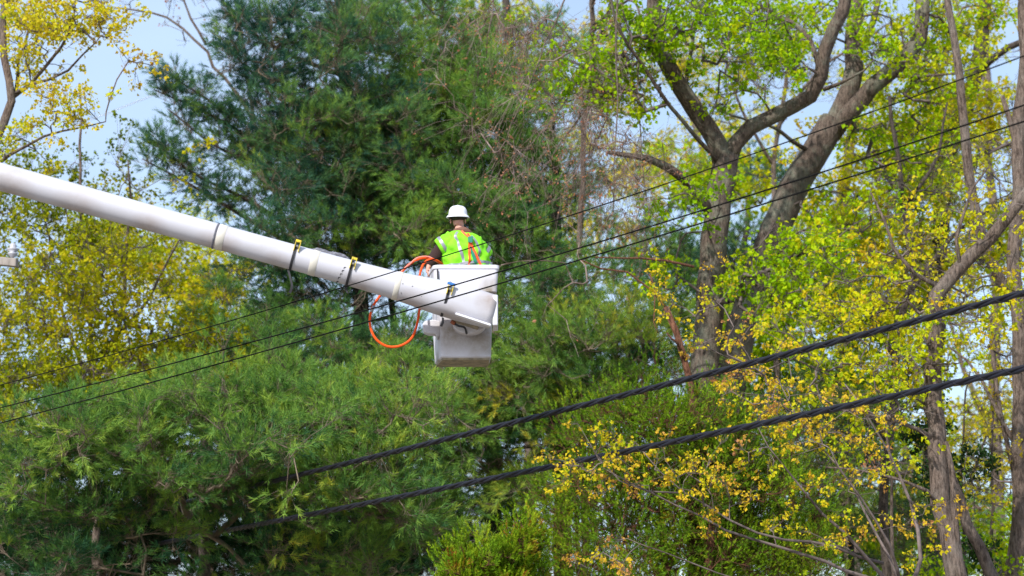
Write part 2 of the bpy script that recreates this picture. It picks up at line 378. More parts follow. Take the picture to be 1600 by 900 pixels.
bm = bmesh.new(); bmesh.ops.create_grid(bm, x_segments=2, y_segments=2, size=1)
for v in bm.verts: v.co = Vector((v.co.x * 300, 14 + v.co.y * 9, .01))
rd = bm_obj('bounce_road', bm, plain('pale_bounce_asphalt', (.2, .175, .15), .9, col2=(.26, .23, .2), scale=3, bump=.2, bscale=90)); rd['kind'] = 'structure'  # unseen pale sheet, added to bounce warm light onto the boom underside
for yy in (4.85, 23.15):
    bm = bmesh.new(); r_ = bmesh.ops.create_cube(bm, size=1)
    for v in bm.verts: v.co = Vector((v.co.x * 600, yy + v.co.y * .28, .06 + v.co.z * .14))
    kb = bm_obj('kerb', bm, plain('concrete_kerb', (.3, .28, .25), .9, col2=(.38, .36, .33), scale=5), bevel=.015); kb['kind'] = 'structure'
# ---------------------------------------------------------------- pines
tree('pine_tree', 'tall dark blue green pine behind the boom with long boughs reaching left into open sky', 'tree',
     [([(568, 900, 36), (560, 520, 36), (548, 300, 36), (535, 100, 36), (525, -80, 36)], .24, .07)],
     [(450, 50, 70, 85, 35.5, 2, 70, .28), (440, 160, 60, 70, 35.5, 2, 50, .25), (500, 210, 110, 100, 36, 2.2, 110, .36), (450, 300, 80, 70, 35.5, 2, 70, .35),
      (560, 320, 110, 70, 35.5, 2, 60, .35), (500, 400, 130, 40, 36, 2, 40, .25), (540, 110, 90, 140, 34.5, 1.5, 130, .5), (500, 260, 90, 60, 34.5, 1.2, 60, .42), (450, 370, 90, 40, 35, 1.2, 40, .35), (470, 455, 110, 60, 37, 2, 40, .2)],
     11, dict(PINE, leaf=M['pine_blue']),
     boughs=[([(545, 330, 36), (440, 250, 35.5), (340, 185, 35), (240, 140, 35)], 24, .2, .05, .3, .3),
             ([(545, 300, 36), (430, 220, 35.5), (340, 165, 35), (252, 108, 35)], 18, .17, .05, .35, .3),
             ([(548, 370, 36), (430, 270, 35.3), (340, 230, 35), (262, 170, 35)], 18, .16, .05, .35, .3),
             ([(550, 420, 36), (400, 320, 35.3), (310, 275, 35), (230, 215, 35)], 24, .18, .05, .3, .35),
             ([(550, 440, 36), (400, 350, 35.3), (300, 290, 35), (222, 248, 35)], 18, .15, .05, .35, .35),
             ([(540, 120, 36), (440, 80, 35.5), (380, 40, 35), (345, 10, 35)], 18, .25, .05, .4, .2),
             ([(540, 200, 36), (450, 150, 35.5), (390, 110, 35), (345, 60, 35)], 16, .22, .05, .4, .2)])
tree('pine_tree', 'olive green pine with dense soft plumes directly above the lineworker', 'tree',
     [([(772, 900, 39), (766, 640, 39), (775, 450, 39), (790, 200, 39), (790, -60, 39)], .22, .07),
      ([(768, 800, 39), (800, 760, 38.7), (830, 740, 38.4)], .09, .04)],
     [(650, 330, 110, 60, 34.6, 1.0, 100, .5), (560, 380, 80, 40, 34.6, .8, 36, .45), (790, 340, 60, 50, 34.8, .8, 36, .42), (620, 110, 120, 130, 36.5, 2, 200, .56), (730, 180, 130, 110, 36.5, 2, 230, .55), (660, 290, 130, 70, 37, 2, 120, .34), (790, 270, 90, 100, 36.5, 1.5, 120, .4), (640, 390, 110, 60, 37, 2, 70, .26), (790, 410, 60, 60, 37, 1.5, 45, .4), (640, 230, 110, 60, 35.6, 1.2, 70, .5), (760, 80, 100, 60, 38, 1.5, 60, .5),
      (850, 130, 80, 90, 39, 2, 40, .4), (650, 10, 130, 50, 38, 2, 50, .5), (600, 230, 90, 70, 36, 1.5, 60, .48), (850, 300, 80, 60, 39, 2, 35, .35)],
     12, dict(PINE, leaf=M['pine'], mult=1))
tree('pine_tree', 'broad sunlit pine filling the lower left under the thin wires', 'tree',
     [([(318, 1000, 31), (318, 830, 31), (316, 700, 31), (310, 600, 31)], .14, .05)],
     [(330, 620, 150, 45, 29, 1.6, 90, .5), (190, 690, 190, 60, 28.5, 1.8, 150, .48), (440, 690, 220, 65, 28, 1.8, 200, .48), (560, 640, 110, 40, 28.6, 1.2, 60, .48), (80, 750, 130, 45, 29, 2, 56, .4),  # higher tints on the upper boughs put sunlit tips into the colour
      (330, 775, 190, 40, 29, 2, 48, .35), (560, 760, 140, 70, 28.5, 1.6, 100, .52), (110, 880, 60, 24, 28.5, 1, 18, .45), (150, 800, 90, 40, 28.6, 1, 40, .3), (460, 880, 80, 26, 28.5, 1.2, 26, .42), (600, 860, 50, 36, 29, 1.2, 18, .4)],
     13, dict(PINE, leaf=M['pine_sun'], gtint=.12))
tree('pine_tree', 'shaded pine in the gap between the hose loop and the lower left pine', 'tree',
     [([(640, 1000, 37), (625, 700, 37), (610, 480, 37), (600, 380, 37)], .16, .05)],
     [(440, 560, 130, 60, 34, 1.5, 130, .5), (560, 590, 140, 60, 34, 1.5, 140, .48), (470, 490, 90, 40, 35, 1.2, 46, .45), (760, 560, 60, 60, 34, 1, 50, .45), (760, 660, 60, 60, 34, 1, 50, .4), (680, 640, 110, 70, 35.5, 1.5, 70, .38), (640, 700, 120, 50, 36, 1.5, 60, .3), (660, 790, 130, 60, 36, 1.5, 70, .42),
      (370, 520, 90, 40, 36, 1.5, 40, .4), (620, 540, 80, 50, 36, 1, 30, .3), (700, 400, 60, 60, 37, 1.2, 22, .25)],
     14, dict(PINE, leaf=M['pine']))
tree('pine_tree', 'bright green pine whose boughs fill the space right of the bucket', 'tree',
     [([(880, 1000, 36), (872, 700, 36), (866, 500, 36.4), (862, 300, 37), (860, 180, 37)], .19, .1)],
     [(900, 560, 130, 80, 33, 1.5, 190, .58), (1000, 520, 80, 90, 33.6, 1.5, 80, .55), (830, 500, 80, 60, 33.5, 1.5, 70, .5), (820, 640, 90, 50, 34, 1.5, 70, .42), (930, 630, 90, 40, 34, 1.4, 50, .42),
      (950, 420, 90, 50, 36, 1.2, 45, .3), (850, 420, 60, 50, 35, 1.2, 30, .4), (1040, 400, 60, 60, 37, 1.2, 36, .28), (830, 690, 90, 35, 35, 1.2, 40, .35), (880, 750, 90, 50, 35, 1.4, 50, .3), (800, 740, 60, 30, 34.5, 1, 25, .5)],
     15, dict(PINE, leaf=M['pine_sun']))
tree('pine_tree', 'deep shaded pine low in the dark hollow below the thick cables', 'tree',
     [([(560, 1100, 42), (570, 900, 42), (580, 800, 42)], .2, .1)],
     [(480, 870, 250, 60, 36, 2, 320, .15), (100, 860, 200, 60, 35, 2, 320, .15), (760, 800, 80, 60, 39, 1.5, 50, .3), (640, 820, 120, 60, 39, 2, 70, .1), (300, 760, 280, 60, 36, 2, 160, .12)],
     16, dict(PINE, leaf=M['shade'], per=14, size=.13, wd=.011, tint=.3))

# ---------------------------------------------------------------- arborvitae
CED = dict(kind='needle', bark=M['redbark'], twigmat=M['redbark'], leaf=M['cedar'], tips=10, R=.26, flat=1.3, lift=.6, per=14, size=.05, wd=.014, spread=.6,
           shoot=.1, twig=.004, bow=.1, up=.8, ctint=.2, tint=.45, shellp=3)
tree('arborvitae', 'big arborvitae with rusty inner sprays behind the thick cables', 'conifer',
     [([(1040, 1000, 30), (1035, 800, 30), (1040, 640, 30)], .1, .03)],
     [(1040, 680, 110, 70, 29, 1, 210, .45), (960, 760, 90, 100, 29, 1, 140, .4), (1100, 780, 110, 110, 29, 1, 260, .45), (1000, 880, 120, 60, 29, 1, 170, .4), (1180, 860, 110, 70, 29.5, 1, 170, .5), (1190, 740, 80, 60, 29.8, 1, 70, .4)],
     21, CED)
tree('arborvitae', 'small rounded light green arborvitae top at the bottom edge', 'conifer',
     [([(800, 1000, 25), (800, 870, 25)], .05, .02)],
     [(818, 880, 36, 38, 25, .35, 130, .6), (765, 895, 50, 30, 25, .4, 120, .6), (712, 905, 26, 22, 25, .3, 50, .6)],
     22, dict(CED, R=.13, cr=.1, cflat=1.2, clump=5))
tree('arborvitae', 'narrow arborvitae column with brown tips in the dark left of the big one', 'conifer',
     [([(905, 1000, 31), (903, 860, 31), (900, 760, 31)], .06, .02)],
     [(905, 800, 28, 55, 31, .5, 55, .5), (900, 880, 45, 45, 31, .5, 80, .35)],
     23, CED)

# ---------------------------------------------------------------- oaks
OAK = dict(leafp=.55, mult=1.35, leaf=M['lime'], bark=M['oakbark'], tips=7, R=.3, per=9, size=.082, spread=.042, clump=5, cr=.22, twig=.006, tint=.45, ctint=.14, bow=.05)
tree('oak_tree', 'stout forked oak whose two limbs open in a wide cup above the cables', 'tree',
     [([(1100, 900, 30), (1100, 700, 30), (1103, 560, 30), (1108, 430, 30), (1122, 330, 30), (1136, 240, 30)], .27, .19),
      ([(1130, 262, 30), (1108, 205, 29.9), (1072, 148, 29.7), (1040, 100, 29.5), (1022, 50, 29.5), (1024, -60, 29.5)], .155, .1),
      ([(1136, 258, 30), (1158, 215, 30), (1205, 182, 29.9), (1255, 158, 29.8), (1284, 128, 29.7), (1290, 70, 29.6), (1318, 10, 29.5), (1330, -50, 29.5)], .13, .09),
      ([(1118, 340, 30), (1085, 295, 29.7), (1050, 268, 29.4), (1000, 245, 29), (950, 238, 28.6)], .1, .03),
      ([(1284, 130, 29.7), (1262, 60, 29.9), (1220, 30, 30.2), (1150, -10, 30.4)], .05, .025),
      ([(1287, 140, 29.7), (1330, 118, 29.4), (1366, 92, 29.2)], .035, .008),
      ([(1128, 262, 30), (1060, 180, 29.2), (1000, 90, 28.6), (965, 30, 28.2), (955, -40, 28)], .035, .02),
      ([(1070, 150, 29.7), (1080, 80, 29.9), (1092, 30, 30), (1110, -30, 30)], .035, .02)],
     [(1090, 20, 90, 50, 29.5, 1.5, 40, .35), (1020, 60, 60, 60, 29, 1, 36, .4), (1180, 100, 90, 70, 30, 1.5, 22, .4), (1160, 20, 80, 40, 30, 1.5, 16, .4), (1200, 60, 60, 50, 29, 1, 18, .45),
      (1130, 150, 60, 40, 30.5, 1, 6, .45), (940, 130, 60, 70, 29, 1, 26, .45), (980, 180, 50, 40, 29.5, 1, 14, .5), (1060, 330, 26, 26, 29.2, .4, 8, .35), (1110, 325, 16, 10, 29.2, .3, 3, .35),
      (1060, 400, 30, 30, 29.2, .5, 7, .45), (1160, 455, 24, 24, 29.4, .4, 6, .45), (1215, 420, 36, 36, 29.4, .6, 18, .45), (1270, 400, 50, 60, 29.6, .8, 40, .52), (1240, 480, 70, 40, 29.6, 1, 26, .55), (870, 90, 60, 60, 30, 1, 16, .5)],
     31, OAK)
tree('oak_tree', 'leaning oak with lichen green bark and a Y fork near the top edge', 'tree',
     [([(1120, 900, 33), (1150, 560, 33), (1195, 400, 33), (1232, 310, 33), (1270, 240, 33), (1300, 190, 33)], .3, .235),
      ([(1290, 215, 33), (1318, 150, 33), (1338, 80, 33.2), (1335, -60, 33.4)], .18, .12),
      ([(1298, 212, 33), (1345, 155, 32.8), (1400, 108, 32.6), (1436, 60, 32.5), (1444, -60, 32.5)], .155, .11),
      ([(1262, 235, 32.8), (1225, 205, 32.4), (1175, 190, 32), (1120, 170, 31.6)], .04, .015),
      ([(1390, 118, 32.6), (1450, 115, 32.3), (1530, 104, 32)], .03, .012),
      ([(1336, 90, 33.1), (1365, 50, 33), (1375, -30, 33)], .07, .04)],
     [(1370, 60, 60, 60, 32, 1.4, 26, .6), (1230, 60, 60, 60, 34, 1.4, 18, .6), (1420, 220, 80, 60, 33.5, 1.4, 30, .5), (1300, 30, 60, 30, 32.5, 1, 12, .6),
      (1450, 100, 60, 60, 33, 1, 26, .65), (1320, 350, 40, 40, 32.5, 1, 12, .55), (1400, 290, 70, 60, 33, 1.4, 36, .6), (1480, 30, 60, 50, 33, 1, 22, .6)],
     32, dict(OAK, tint=.6))

# ---------------------------------------------------------------- left side
tree('maple_tree', 'young maple in yellow leaf standing against open sky above the boom', 'tree',
     [([(-20, 900, 29), (-20, 500, 29), (-12, 260, 29), (5, 195, 29), (22, 152, 29), (14, 90, 29), (8, 20, 29), (10, -50, 29)], .17, .04),
      ([(20, 152, 29), (60, 118, 29), (88, 82, 28.8), (112, 48, 28.6), (118, 0, 28.5)], .035, .015),
      ([(24, 146, 29), (62, 132, 28.7), (100, 118, 28.5), (128, 88, 28.3), (150, 66, 28)], .03, .01),
      ([(-10, 262, 29), (40, 232, 28.6), (85, 212, 28.2), (120, 202, 28), (165, 190, 27.8)], .03, .008),
      ([(24, 148, 29), (30, 90, 29.5), (50, 40, 30), (60, -20, 30)], .03, .015)],
     [(40, 30, 60, 50, 29, 1.2, 40, .62), (110, 40, 55, 45, 28.5, 1, 34, .6), (150, 20, 40, 26, 28.5, 1, 20, .5), (50, 90, 60, 30, 29, 1, 18, .65), (95, 150, 36, 10, 28, .4, 8, .6),
      (95, 182, 36, 8, 28, .4, 10, .6), (130, 165, 20, 12, 28, .4, 6, .6), (20, 228, 30, 20, 28.6, .6, 16, .75), (205, 92, 20, 14, 28, .4, 6, .6), (180, 175, 12, 10, 28, .3, 3, .6), (190, 82, 10, 10, 28, .3, 3, .6)],
     41, dict(leafp=.8, mult=.9, leaf=M['yellow'], bark=M['greybark'], tips=6, R=.2, per=9, size=.062, spread=.032, clump=4, cr=.18, twig=.0045, bow=.02, tint=.6))
tree('bare_tree', 'thin bare branch tree arching out of the blue green pine into the sky', 'tree',
     [([(470, 900, 38.5), (450, 400, 38.5), (400, 200, 38.3), (358, 132, 38), (332, 106, 38), (324, 78, 38), (290, 48, 38), (245, 22, 38), (180, 12, 38)], .12, .015),
      ([(322, 70, 38), (312, 45, 38), (296, 18, 38), (284, -20, 38)], .03, .015),
      ([(398, 195, 38.3), (380, 60, 38), (350, 0, 38), (330, -40, 38)], .04, .02)],
     [(190, 8, 25, 8, 38, .4, 8, .5), (235, 0, 20, 12, 38, .3, 6, .5), (300, 40, 16, 14, 38, .3, 3, .5), (322, 80, 12, 20, 38, .3, 5, .5), (350, 10, 20, 20, 38, .5, 5, .5)],
     42, dict(leaf=M['bud'], leafp=.25, per=3, size=.05, tips=5, R=.25, twigmat=M['twig'], bark=M['greybark'], twig=.006))
SL = dict(leafp=.75, mult=1, leaf=M['olive'], bark=M['greybark'], tips=9, R=.3, per=9, size=.07, spread=.04, twig=.0045, bow=.12, flat=1.3, lift=.6)
tree('willow_tree', 'olive leaved willow with upright pale stems under the boom at left', 'tree',
     [([(150, 900, 33), (146, 700, 33), (138, 540, 33), (133, 420, 33), (128, 320, 33), (125, 200, 33), (124, 130, 33)], .09, .015),
      ([(143, 600, 33), (185, 500, 32.6), (196, 420, 32.4), (204, 340, 32.2), (200, 250, 32)], .05, .012),
      ([(143, 620, 33), (100, 500, 33), (80, 400, 33), (60, 300, 33)], .04, .01),
      ([(150, 560, 33), (230, 470, 32.5), (270, 400, 32.4), (300, 350, 32.2)], .04, .01),
      ([(138, 480, 33), (160, 400, 33), (180, 330, 33), (190, 290, 33)], .025, .008),
      ([(136, 440, 33), (110, 370, 33), (100, 300, 33)], .025, .008)],
     [(60, 360, 80, 70, 33, 1.5, 56, .42), (60, 480, 80, 70, 33, 1.5, 66, .5), (150, 480, 100, 90, 32, 1.5, 110, .58), (270, 550, 110, 40, 32, 1.5, 60, .55), (60, 590, 90, 70, 33, 1.5, 80, .35), (200, 590, 130, 50, 32, 1.5, 90, .4),
      (130, 250, 10, 40, 33, .3, 4, .0), (208, 275, 10, 24, 33, .3, 4, .05), (160, 370, 100, 50, 33.5, 1, 40, .45), (20, 300, 30, 30, 33, 1, 12, .3), (245, 290, 10, 10, 33, .3, 2, .6), (60, 680, 70, 60, 33, 1.5, 50, .4)],
     43, SL)
tree('willow_tree', 'glowing yellow green tree between the olive willow and the tall pine', 'tree',
     [([(330, 900, 43), (328, 600, 43), (322, 460, 43), (330, 380, 43)], .12, .03),
      ([(322, 470, 43), (280, 410, 43), (240, 350, 43)], .04, .01)],
     [(310, 440, 85, 55, 42, 1.2, 130, .55), (220, 400, 60, 60, 43, 1.5, 60, .45), (290, 370, 60, 20, 43, 1, 22, .5), (360, 470, 30, 30, 43, 1, 22, .5), (170, 360, 60, 50, 44, 1, 30, .4), (250, 590, 130, 50, 42, 1.5, 60, .7)],
     44, dict(SL, leaf=M['bright'], per=9, size=.075))
tree('birch_tree', 'bare drooping tree hanging pinkish twigs over the pine right of centre', 'tree',
     [([(912, 900, 35), (910, 600, 35), (908, 380, 35), (912, 200, 34.5), (925, 60, 34), (925, -120, 33)], .075, .04),
      ([(922, 90, 34), (950, 20, 32), (962, -60, 30), (966, -20, 28.4), (966, 60, 28), (964, 160, 28), (966, 250, 28), (958, 330, 28)], .03, .007),
      ([(925, 20, 34), (930, -60, 31), (905, -40, 29), (860, 60, 28.5), (820, 150, 28.3), (790, 220, 28.2)], .03, .006),
      ([(925, 60, 34), (940, 40, 32), (925, 90, 30), (880, 160, 29), (835, 215, 28.6), (775, 285, 28.4)], .03, .006),
      ([(925, 60, 34), (960, 60, 32), (950, 120, 30), (900, 190, 29), (855, 260, 28.6), (820, 300, 28.4)], .03, .006),
      ([(925, 40, 34), (985, 0, 31), (1000, 60, 29.5), (990, 160, 29), (1000, 240, 28.8), (1010, 310, 28.6)], .03, .006),
      ([(925, -40, 33), (800, -60, 31), (770, 20, 30), (760, 90, 30)], .03, .006)],
     [(850, 200, 80, 80, 28.6, .7, 34, .5), (900, 150, 80, 90, 29, .8, 32, .5), (960, 220, 70, 90, 28.6, .7, 28, .5), (830, 90, 80, 80, 29.5, .8, 26, .5), (880, 270, 100, 60, 28.8, .7, 26, .5), (1010, 300, 50, 40, 28.8, .6, 20, .5), (800, 30, 60, 40, 30, .8, 24, .5), (980, 60, 50, 80, 29, .8, 30, .5)],
     45, dict(leaf=M['bud'], twigmat=M['paletwig'], bark=M['greybark'], leafp=.6, per=3, size=.036, tips=8, R=.46, flat=1.1, lift=-1.0, twigbow=.15, bow=.14, twig=.0042, droop_pen=0, droop=.8, spread=.02))
tree('dead_tree', 'snapped dead stem with red brown bark leaning against the oak trunk', 'dead tree',
     [([(1100, 700, 28.5), (1085, 615, 28.5), (1072, 560, 28.5), (1056, 520, 28.5), (1040, 480, 28.5)], .075, .045),
      ([(1070, 560, 28.5), (1052, 540, 28.3), (1042, 520, 28.2)], .03, .01),
      ([(1042, 482, 28.5), (1000, 425, 28.4), (940, 412, 28.2), (905, 405, 28)], .018, .01),
      ([(1015, 428, 28.4), (1016, 470, 28.4), (1028, 520, 28.4)], .012, .006),
      ([(1085, 417, 28.4), (1010, 412, 28.4), (930, 402, 28.2)], .022, .01)],
     [(905, 470, 14, 40, 28, .3, 5), (880, 400, 30, 16, 28, .3, 4)], 46,
     dict(bark=M['redbark'], twigmat=M['paletwig'], leaf=M['bud'], leafp=.05, per=1, tips=5, R=.25, wobble=.3, rough=.12, flat=1.2))

# ---------------------------------------------------------------- right side
GOLD = dict(leaf=M['gold'], bark=M['greybark'], tips=7, R=.22, per=6, size=.05, spread=.03, twig=.0042, bow=.02, tint=.5, ctint=.16, droop=.7)
tree('maple_tree', 'grey trunked maple with a crooked limb bending right over the thick cable', 'tree',
     [([(1515, 1000, 26), (1492, 880, 26), (1470, 770, 26), (1462, 640, 26), (1458, 520, 26), (1472, 450, 26), (1508, 408, 26), (1548, 368, 26), (1590, 318, 26), (1650, 250, 26)], .175, .07),
      ([(1466, 690, 26), (1430, 668, 25.8), (1380, 650, 25.6), (1320, 640, 25.4), (1262, 608, 25.2)], .035, .01),
      ([(1470, 450, 26), (1440, 432, 26), (1400, 400, 26), (1380, 350, 26), (1360, 300, 26)], .035, .012),
      ([(1468, 792, 26), (1452, 770, 25.8), (1380, 745, 25.6), (1290, 730, 25.4)], .03, .01),
      ([(1496, 880, 26), (1485, 800, 25.9), (1484, 740, 25.9), (1478, 690, 25.9)], .06, .03),
      ([(1500, 415, 26), (1502, 350, 26), (1520, 290, 26), (1545, 260, 26)], .03, .01)],
     [(1380, 400, 90, 70, 26, 1.2, 40, .6), (1320, 500, 90, 50, 26, 1.2, 26, .6), (1400, 530, 90, 60, 26.5, 1.2, 40, .6), (1520, 480, 60, 70, 26.5, 1, 34, .6), (1360, 610, 110, 40, 25.6, .8, 34, .4), (1220, 560, 80, 50, 26, 1, 16, .6), (1530, 340, 60, 60, 26.5, 1, 30, .6), (1430, 660, 60, 40, 26.4, .8, 16, .4)],
     51, dict(GOLD, leafp=.6, mult=1.0, leaf=M['bright'], size=.07, R=.23, tint=.6))
tree('maple_tree', 'golden leaved sapling fanning up and left from the lower right corner', 'sapling',
     [([(1420, 1100, 23), (1405, 920, 23), (1372, 840, 23), (1330, 760, 23), (1280, 700, 23), (1240, 640, 23), (1215, 590, 23)], .032, .006),
      ([(1410, 940, 23), (1340, 860, 22.8), (1260, 770, 22.6), (1215, 715, 22.5), (1180, 660, 22.4)], .025, .005),
      ([(1400, 915, 23), (1300, 880, 22.8), (1210, 852, 22.6), (1120, 820, 22.4), (1020, 775, 22.3), (940, 730, 22.2)], .025, .005),
      ([(1380, 880, 23), (1290, 845, 22.7), (1190, 838, 22.5), (1110, 790, 22.4), (1040, 740, 22.3), (1000, 700, 22.2)], .02, .005),
      ([(1415, 950, 23), (1440, 860, 23.1), (1420, 780, 23.2), (1400, 730, 23.3), (1366, 660, 23.4), (1320, 600, 23.5)], .03, .006),
      ([(1408, 920, 23), (1400, 860, 22.7), (1360, 790, 22.5), (1310, 730, 22.4), (1296, 700, 22.3)], .02, .005),
      ([(1060, 770, 22.3), (980, 760, 22.2), (925, 690, 22), (905, 665, 22)], .01, .004),
      ([(1420, 1000, 23), (1290, 950, 22.5), (1100, 890, 22.3), (1000, 850, 22.2)], .02, .005)],
     [(920, 700, 36, 40, 22, .3, 20, .62), (1030, 750, 90, 50, 22.3, .4, 17, .5), (1130, 730, 80, 50, 22.4, .4, 12, .5), (970, 870, 80, 26, 22.3, .4, 10, .3), (1220, 660, 70, 60, 22.6, .5, 22, .5), (1230, 790, 90, 60, 22.6, .5, 18, .55),
      (1330, 720, 70, 60, 22.8, .5, 20, .55), (1180, 600, 60, 50, 23, .5, 18, .45), (1150, 500, 50, 26, 23.4, .5, 9, .55), (1330, 840, 70, 50, 23, .5, 12, .6), (1430, 780, 60, 80, 23.2, .5, 16, .6), (1170, 550, 50, 30, 23.4, .5, 12, .45), (1060, 460, 25, 30, 23.5, .3, 9, .6)],
     52, dict(GOLD, R=.17, size=.045, tips=7, spread=.02, mult=.85, per=7, clump=2.5, cr=.24, ctint=.3, leafp=.8, tint=.55, bark=M['twig'], twig=.0032, step=.3, wobble=.12, sides=8))
tree('maple_tree', 'grey maple at the right frame edge with a long limb climbing left', 'tree',
     [([(1598, 1000, 29), (1592, 800, 29), (1590, 600, 29), (1588, 460, 29), (1590, 300, 29), (1597, 120, 29), (1605, -60, 29)], .13, .09),
      ([(1588, 480, 29), (1558, 425, 28.8), (1534, 360, 28.6), (1514, 270, 28.5), (1500, 180, 28.4), (1490, 80, 28.4), (1480, -60, 28.4)], .09, .045),
      ([(1592, 260, 29), (1580, 200, 29), (1566, 150, 29)], .05, .035),
      ([(1590, 700, 29), (1540, 610, 29.3), (1510, 560, 29.6), (1480, 540, 29.8)], .04, .015),
      ([(1590, 760, 29), (1562, 650, 29.2), (1552, 560, 29.4), (1545, 500, 29.6)], .04, .02)],
     [(1560, 540, 60, 50, 29.5, 1, 26, .6), (1530, 420, 60, 60, 29.5, 1, 34, .6), (1560, 730, 50, 60, 29, 1, 26, .6), (1560, 240, 60, 60, 30, 1, 26, .7), (1580, 620, 40, 40, 29, 1, 10, .6), (1460, 760, 60, 60, 30, 1, 10, .5)],
     53, dict(GOLD, leafp=.55, mult=1.1, leaf=M['yellow'], size=.055, R=.26))
tree('maple_tree', 'dark limbed tree in dense yellow leaf behind the crooked maple', 'tree',
     [([(1460, 900, 37), (1462, 500, 37), (1468, 330, 37), (1488, 240, 37), (1525, 130, 37), (1540, 20, 37), (1545, -60, 37)], .22, .12),
      ([(1530, 112, 37), (1556, 88, 36.8), (1600, 66, 36.6), (1660, 40, 36.5)], .07, .05),
      ([(1470, 300, 37), (1440, 255, 36.6), (1410, 238, 36.4), (1370, 235, 36)], .05, .02),
      ([(1480, 280, 37), (1530, 240, 36.8), (1600, 225, 36.5)], .05, .03),
      ([(1478, 190, 37), (1465, 100, 36.8), (1440, 60, 36.6)], .05, .02)],
     [(1450, 180, 100, 80, 36, 1.6, 80, .5), (1390, 250, 100, 50, 37, 1.6, 60, .5), (1520, 200, 60, 60, 36, 1.5, 30, .6), (1450, 330, 110, 70, 37, 1.6, 80, .55), (1490, 60, 50, 70, 36, 1.5, 36, .4), (1570, 380, 50, 80, 38, 1.5, 40, .5), (1560, 30, 40, 40, 37, 1, 16, .7), (1300, 300, 60, 60, 38, 1.5, 46, .5), (1430, 440, 120, 60, 38, 1.6, 100, .55)],
     54, dict(leafp=.65, mult=.95, leaf=M['bright'], bark=M['darkbark'], twigmat=M['darktwig'], tips=9, R=.32, per=9, size=.085, spread=.05, twig=.006, tint=.55))
tree('ash_tree', 'pale upright trunk with ragged lime foliage seen between the two oaks and the maple', 'tree',
     [([(1330, 900, 42), (1326, 600, 42), (1322, 440, 42), (1320, 340, 42), (1326, 250, 42), (1340, 160, 42)], .2, .1)],
     [(1260, 480, 120, 90, 41, 1.5, 150, .55), (1170, 500, 80, 80, 41, 1.5, 70, .5), (1360, 540, 120, 80, 41, 1.5, 120, .55), (1250, 600, 120, 60, 41, 1.5, 70, .5), (1330, 380, 90, 50, 41, 1.5, 60, .6), (1160, 300, 60, 60, 43, 1.5, 30, .6), (1080, 260, 60, 50, 43, 1.5, 34, .75)],
     55, dict(leaf=M['lime'], per=9, size=.09, R=.34, tips=8, tint=.6))
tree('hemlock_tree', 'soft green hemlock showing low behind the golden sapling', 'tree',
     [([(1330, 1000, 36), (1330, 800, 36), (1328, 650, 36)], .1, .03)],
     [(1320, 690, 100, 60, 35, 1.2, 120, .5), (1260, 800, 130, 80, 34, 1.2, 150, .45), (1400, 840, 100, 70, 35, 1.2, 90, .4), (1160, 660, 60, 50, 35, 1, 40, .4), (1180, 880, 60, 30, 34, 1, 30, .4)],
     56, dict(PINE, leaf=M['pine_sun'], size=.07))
tree('ash_tree', 'ivy clad leaning trunk in the tangle behind the crooked maple base', 'tree',
     [([(1580, 1000, 28), (1545, 890, 28), (1500, 780, 28), (1470, 690, 28), (1440, 620, 28), (1425, 560, 28)], .13, .05)],
     [(1450, 680, 16, 50, 28.2, .3, 22, .4), (1478, 760, 18, 50, 28.3, .3, 26, .4), (1520, 700, 10, 50, 28.4, .3, 8, .4), (1530, 860, 20, 30, 28.3, .3, 14, .5), (1440, 600, 16, 30, 28.2, .3, 12, .5)],
     57, dict(leaf=M['ivy'], cr=.12, R=.12, tips=8, per=7, size=.06, twig=.003, bark=M['greybark']))
for i, (a, b, c, lab) in enumerate([((1545, 1000), (1548, 780), (1556, 560), 'thin dark stem rising just left of the right edge trunk'),
                                    ((1512, 1000), (1506, 800), (1504, 640), 'thin dark stem close beside the crooked maple trunk'),
                                    ((1400, 1000), (1392, 760), (1382, 560), 'thin grey stem in the open wood left of the crooked maple')]):
    tree('sapling', lab, 'sapling', [([(a[0], a[1], 31 - i), (b[0], b[1], 31 - i), (c[0], c[1], 31 - i), (c[0] + 12, c[1] - 60, 31 - i)], .05, .012)],
         [(c[0], c[1], 40, 60, 31 - i, .6, 14, .6)], 60 + i, dict(GOLD, bark=M['greybark'] if i == 2 else M['darkbark'], R=.24), 'thin stems in the wood at right')
tree('maple_tree', 'lime yellow shrubby maple at the bottom right corner', 'tree',
     [([(1590, 1050, 30), (1588, 950, 30), (1580, 860, 30)], .06, .02)],
     [(1585, 850, 40, 50, 30, 1, 40, .5), (1540, 900, 40, 30, 30, 1, 26, .5)], 64, dict(leaf=M['lime'], R=.25))
tree('bare_tree', 'dark bare branched tree threaded through the yellow leaves at right', 'tree',
     [([(1385, 1000, 32), (1384, 800, 32), (1395, 600, 32), (1420, 450, 32), (1410, 300, 32), (1390, 150, 32)], .11, .03),
      ([(1420, 460, 32), (1480, 380, 32), (1540, 330, 32), (1600, 300, 32)], .05, .02),
      ([(1398, 560, 32), (1330, 450, 32), (1300, 380, 32)], .05, .015),
      ([(1390, 700, 32), (1320, 600, 32), (1240, 560, 32)], .05, .015),
      ([(1413, 330, 32), (1460, 250, 32), (1480, 160, 32)], .04, .015)],
     [(1450, 250, 110, 120, 32, 1, 40, .6), (1480, 480, 100, 120, 32, 1, 40, .6), (1320, 480, 110, 90, 32, 1, 36, .6), (1300, 660, 120, 90, 31.5, 1, 36, .6), (1500, 720, 90, 100, 32, 1, 34, .6)],
     66, dict(leaf=M['yellow'], bark=M['darkbark'], twigmat=M['darktwig'], leafp=.2, per=5, size=.07, tips=7, R=.4, twig=.0065))
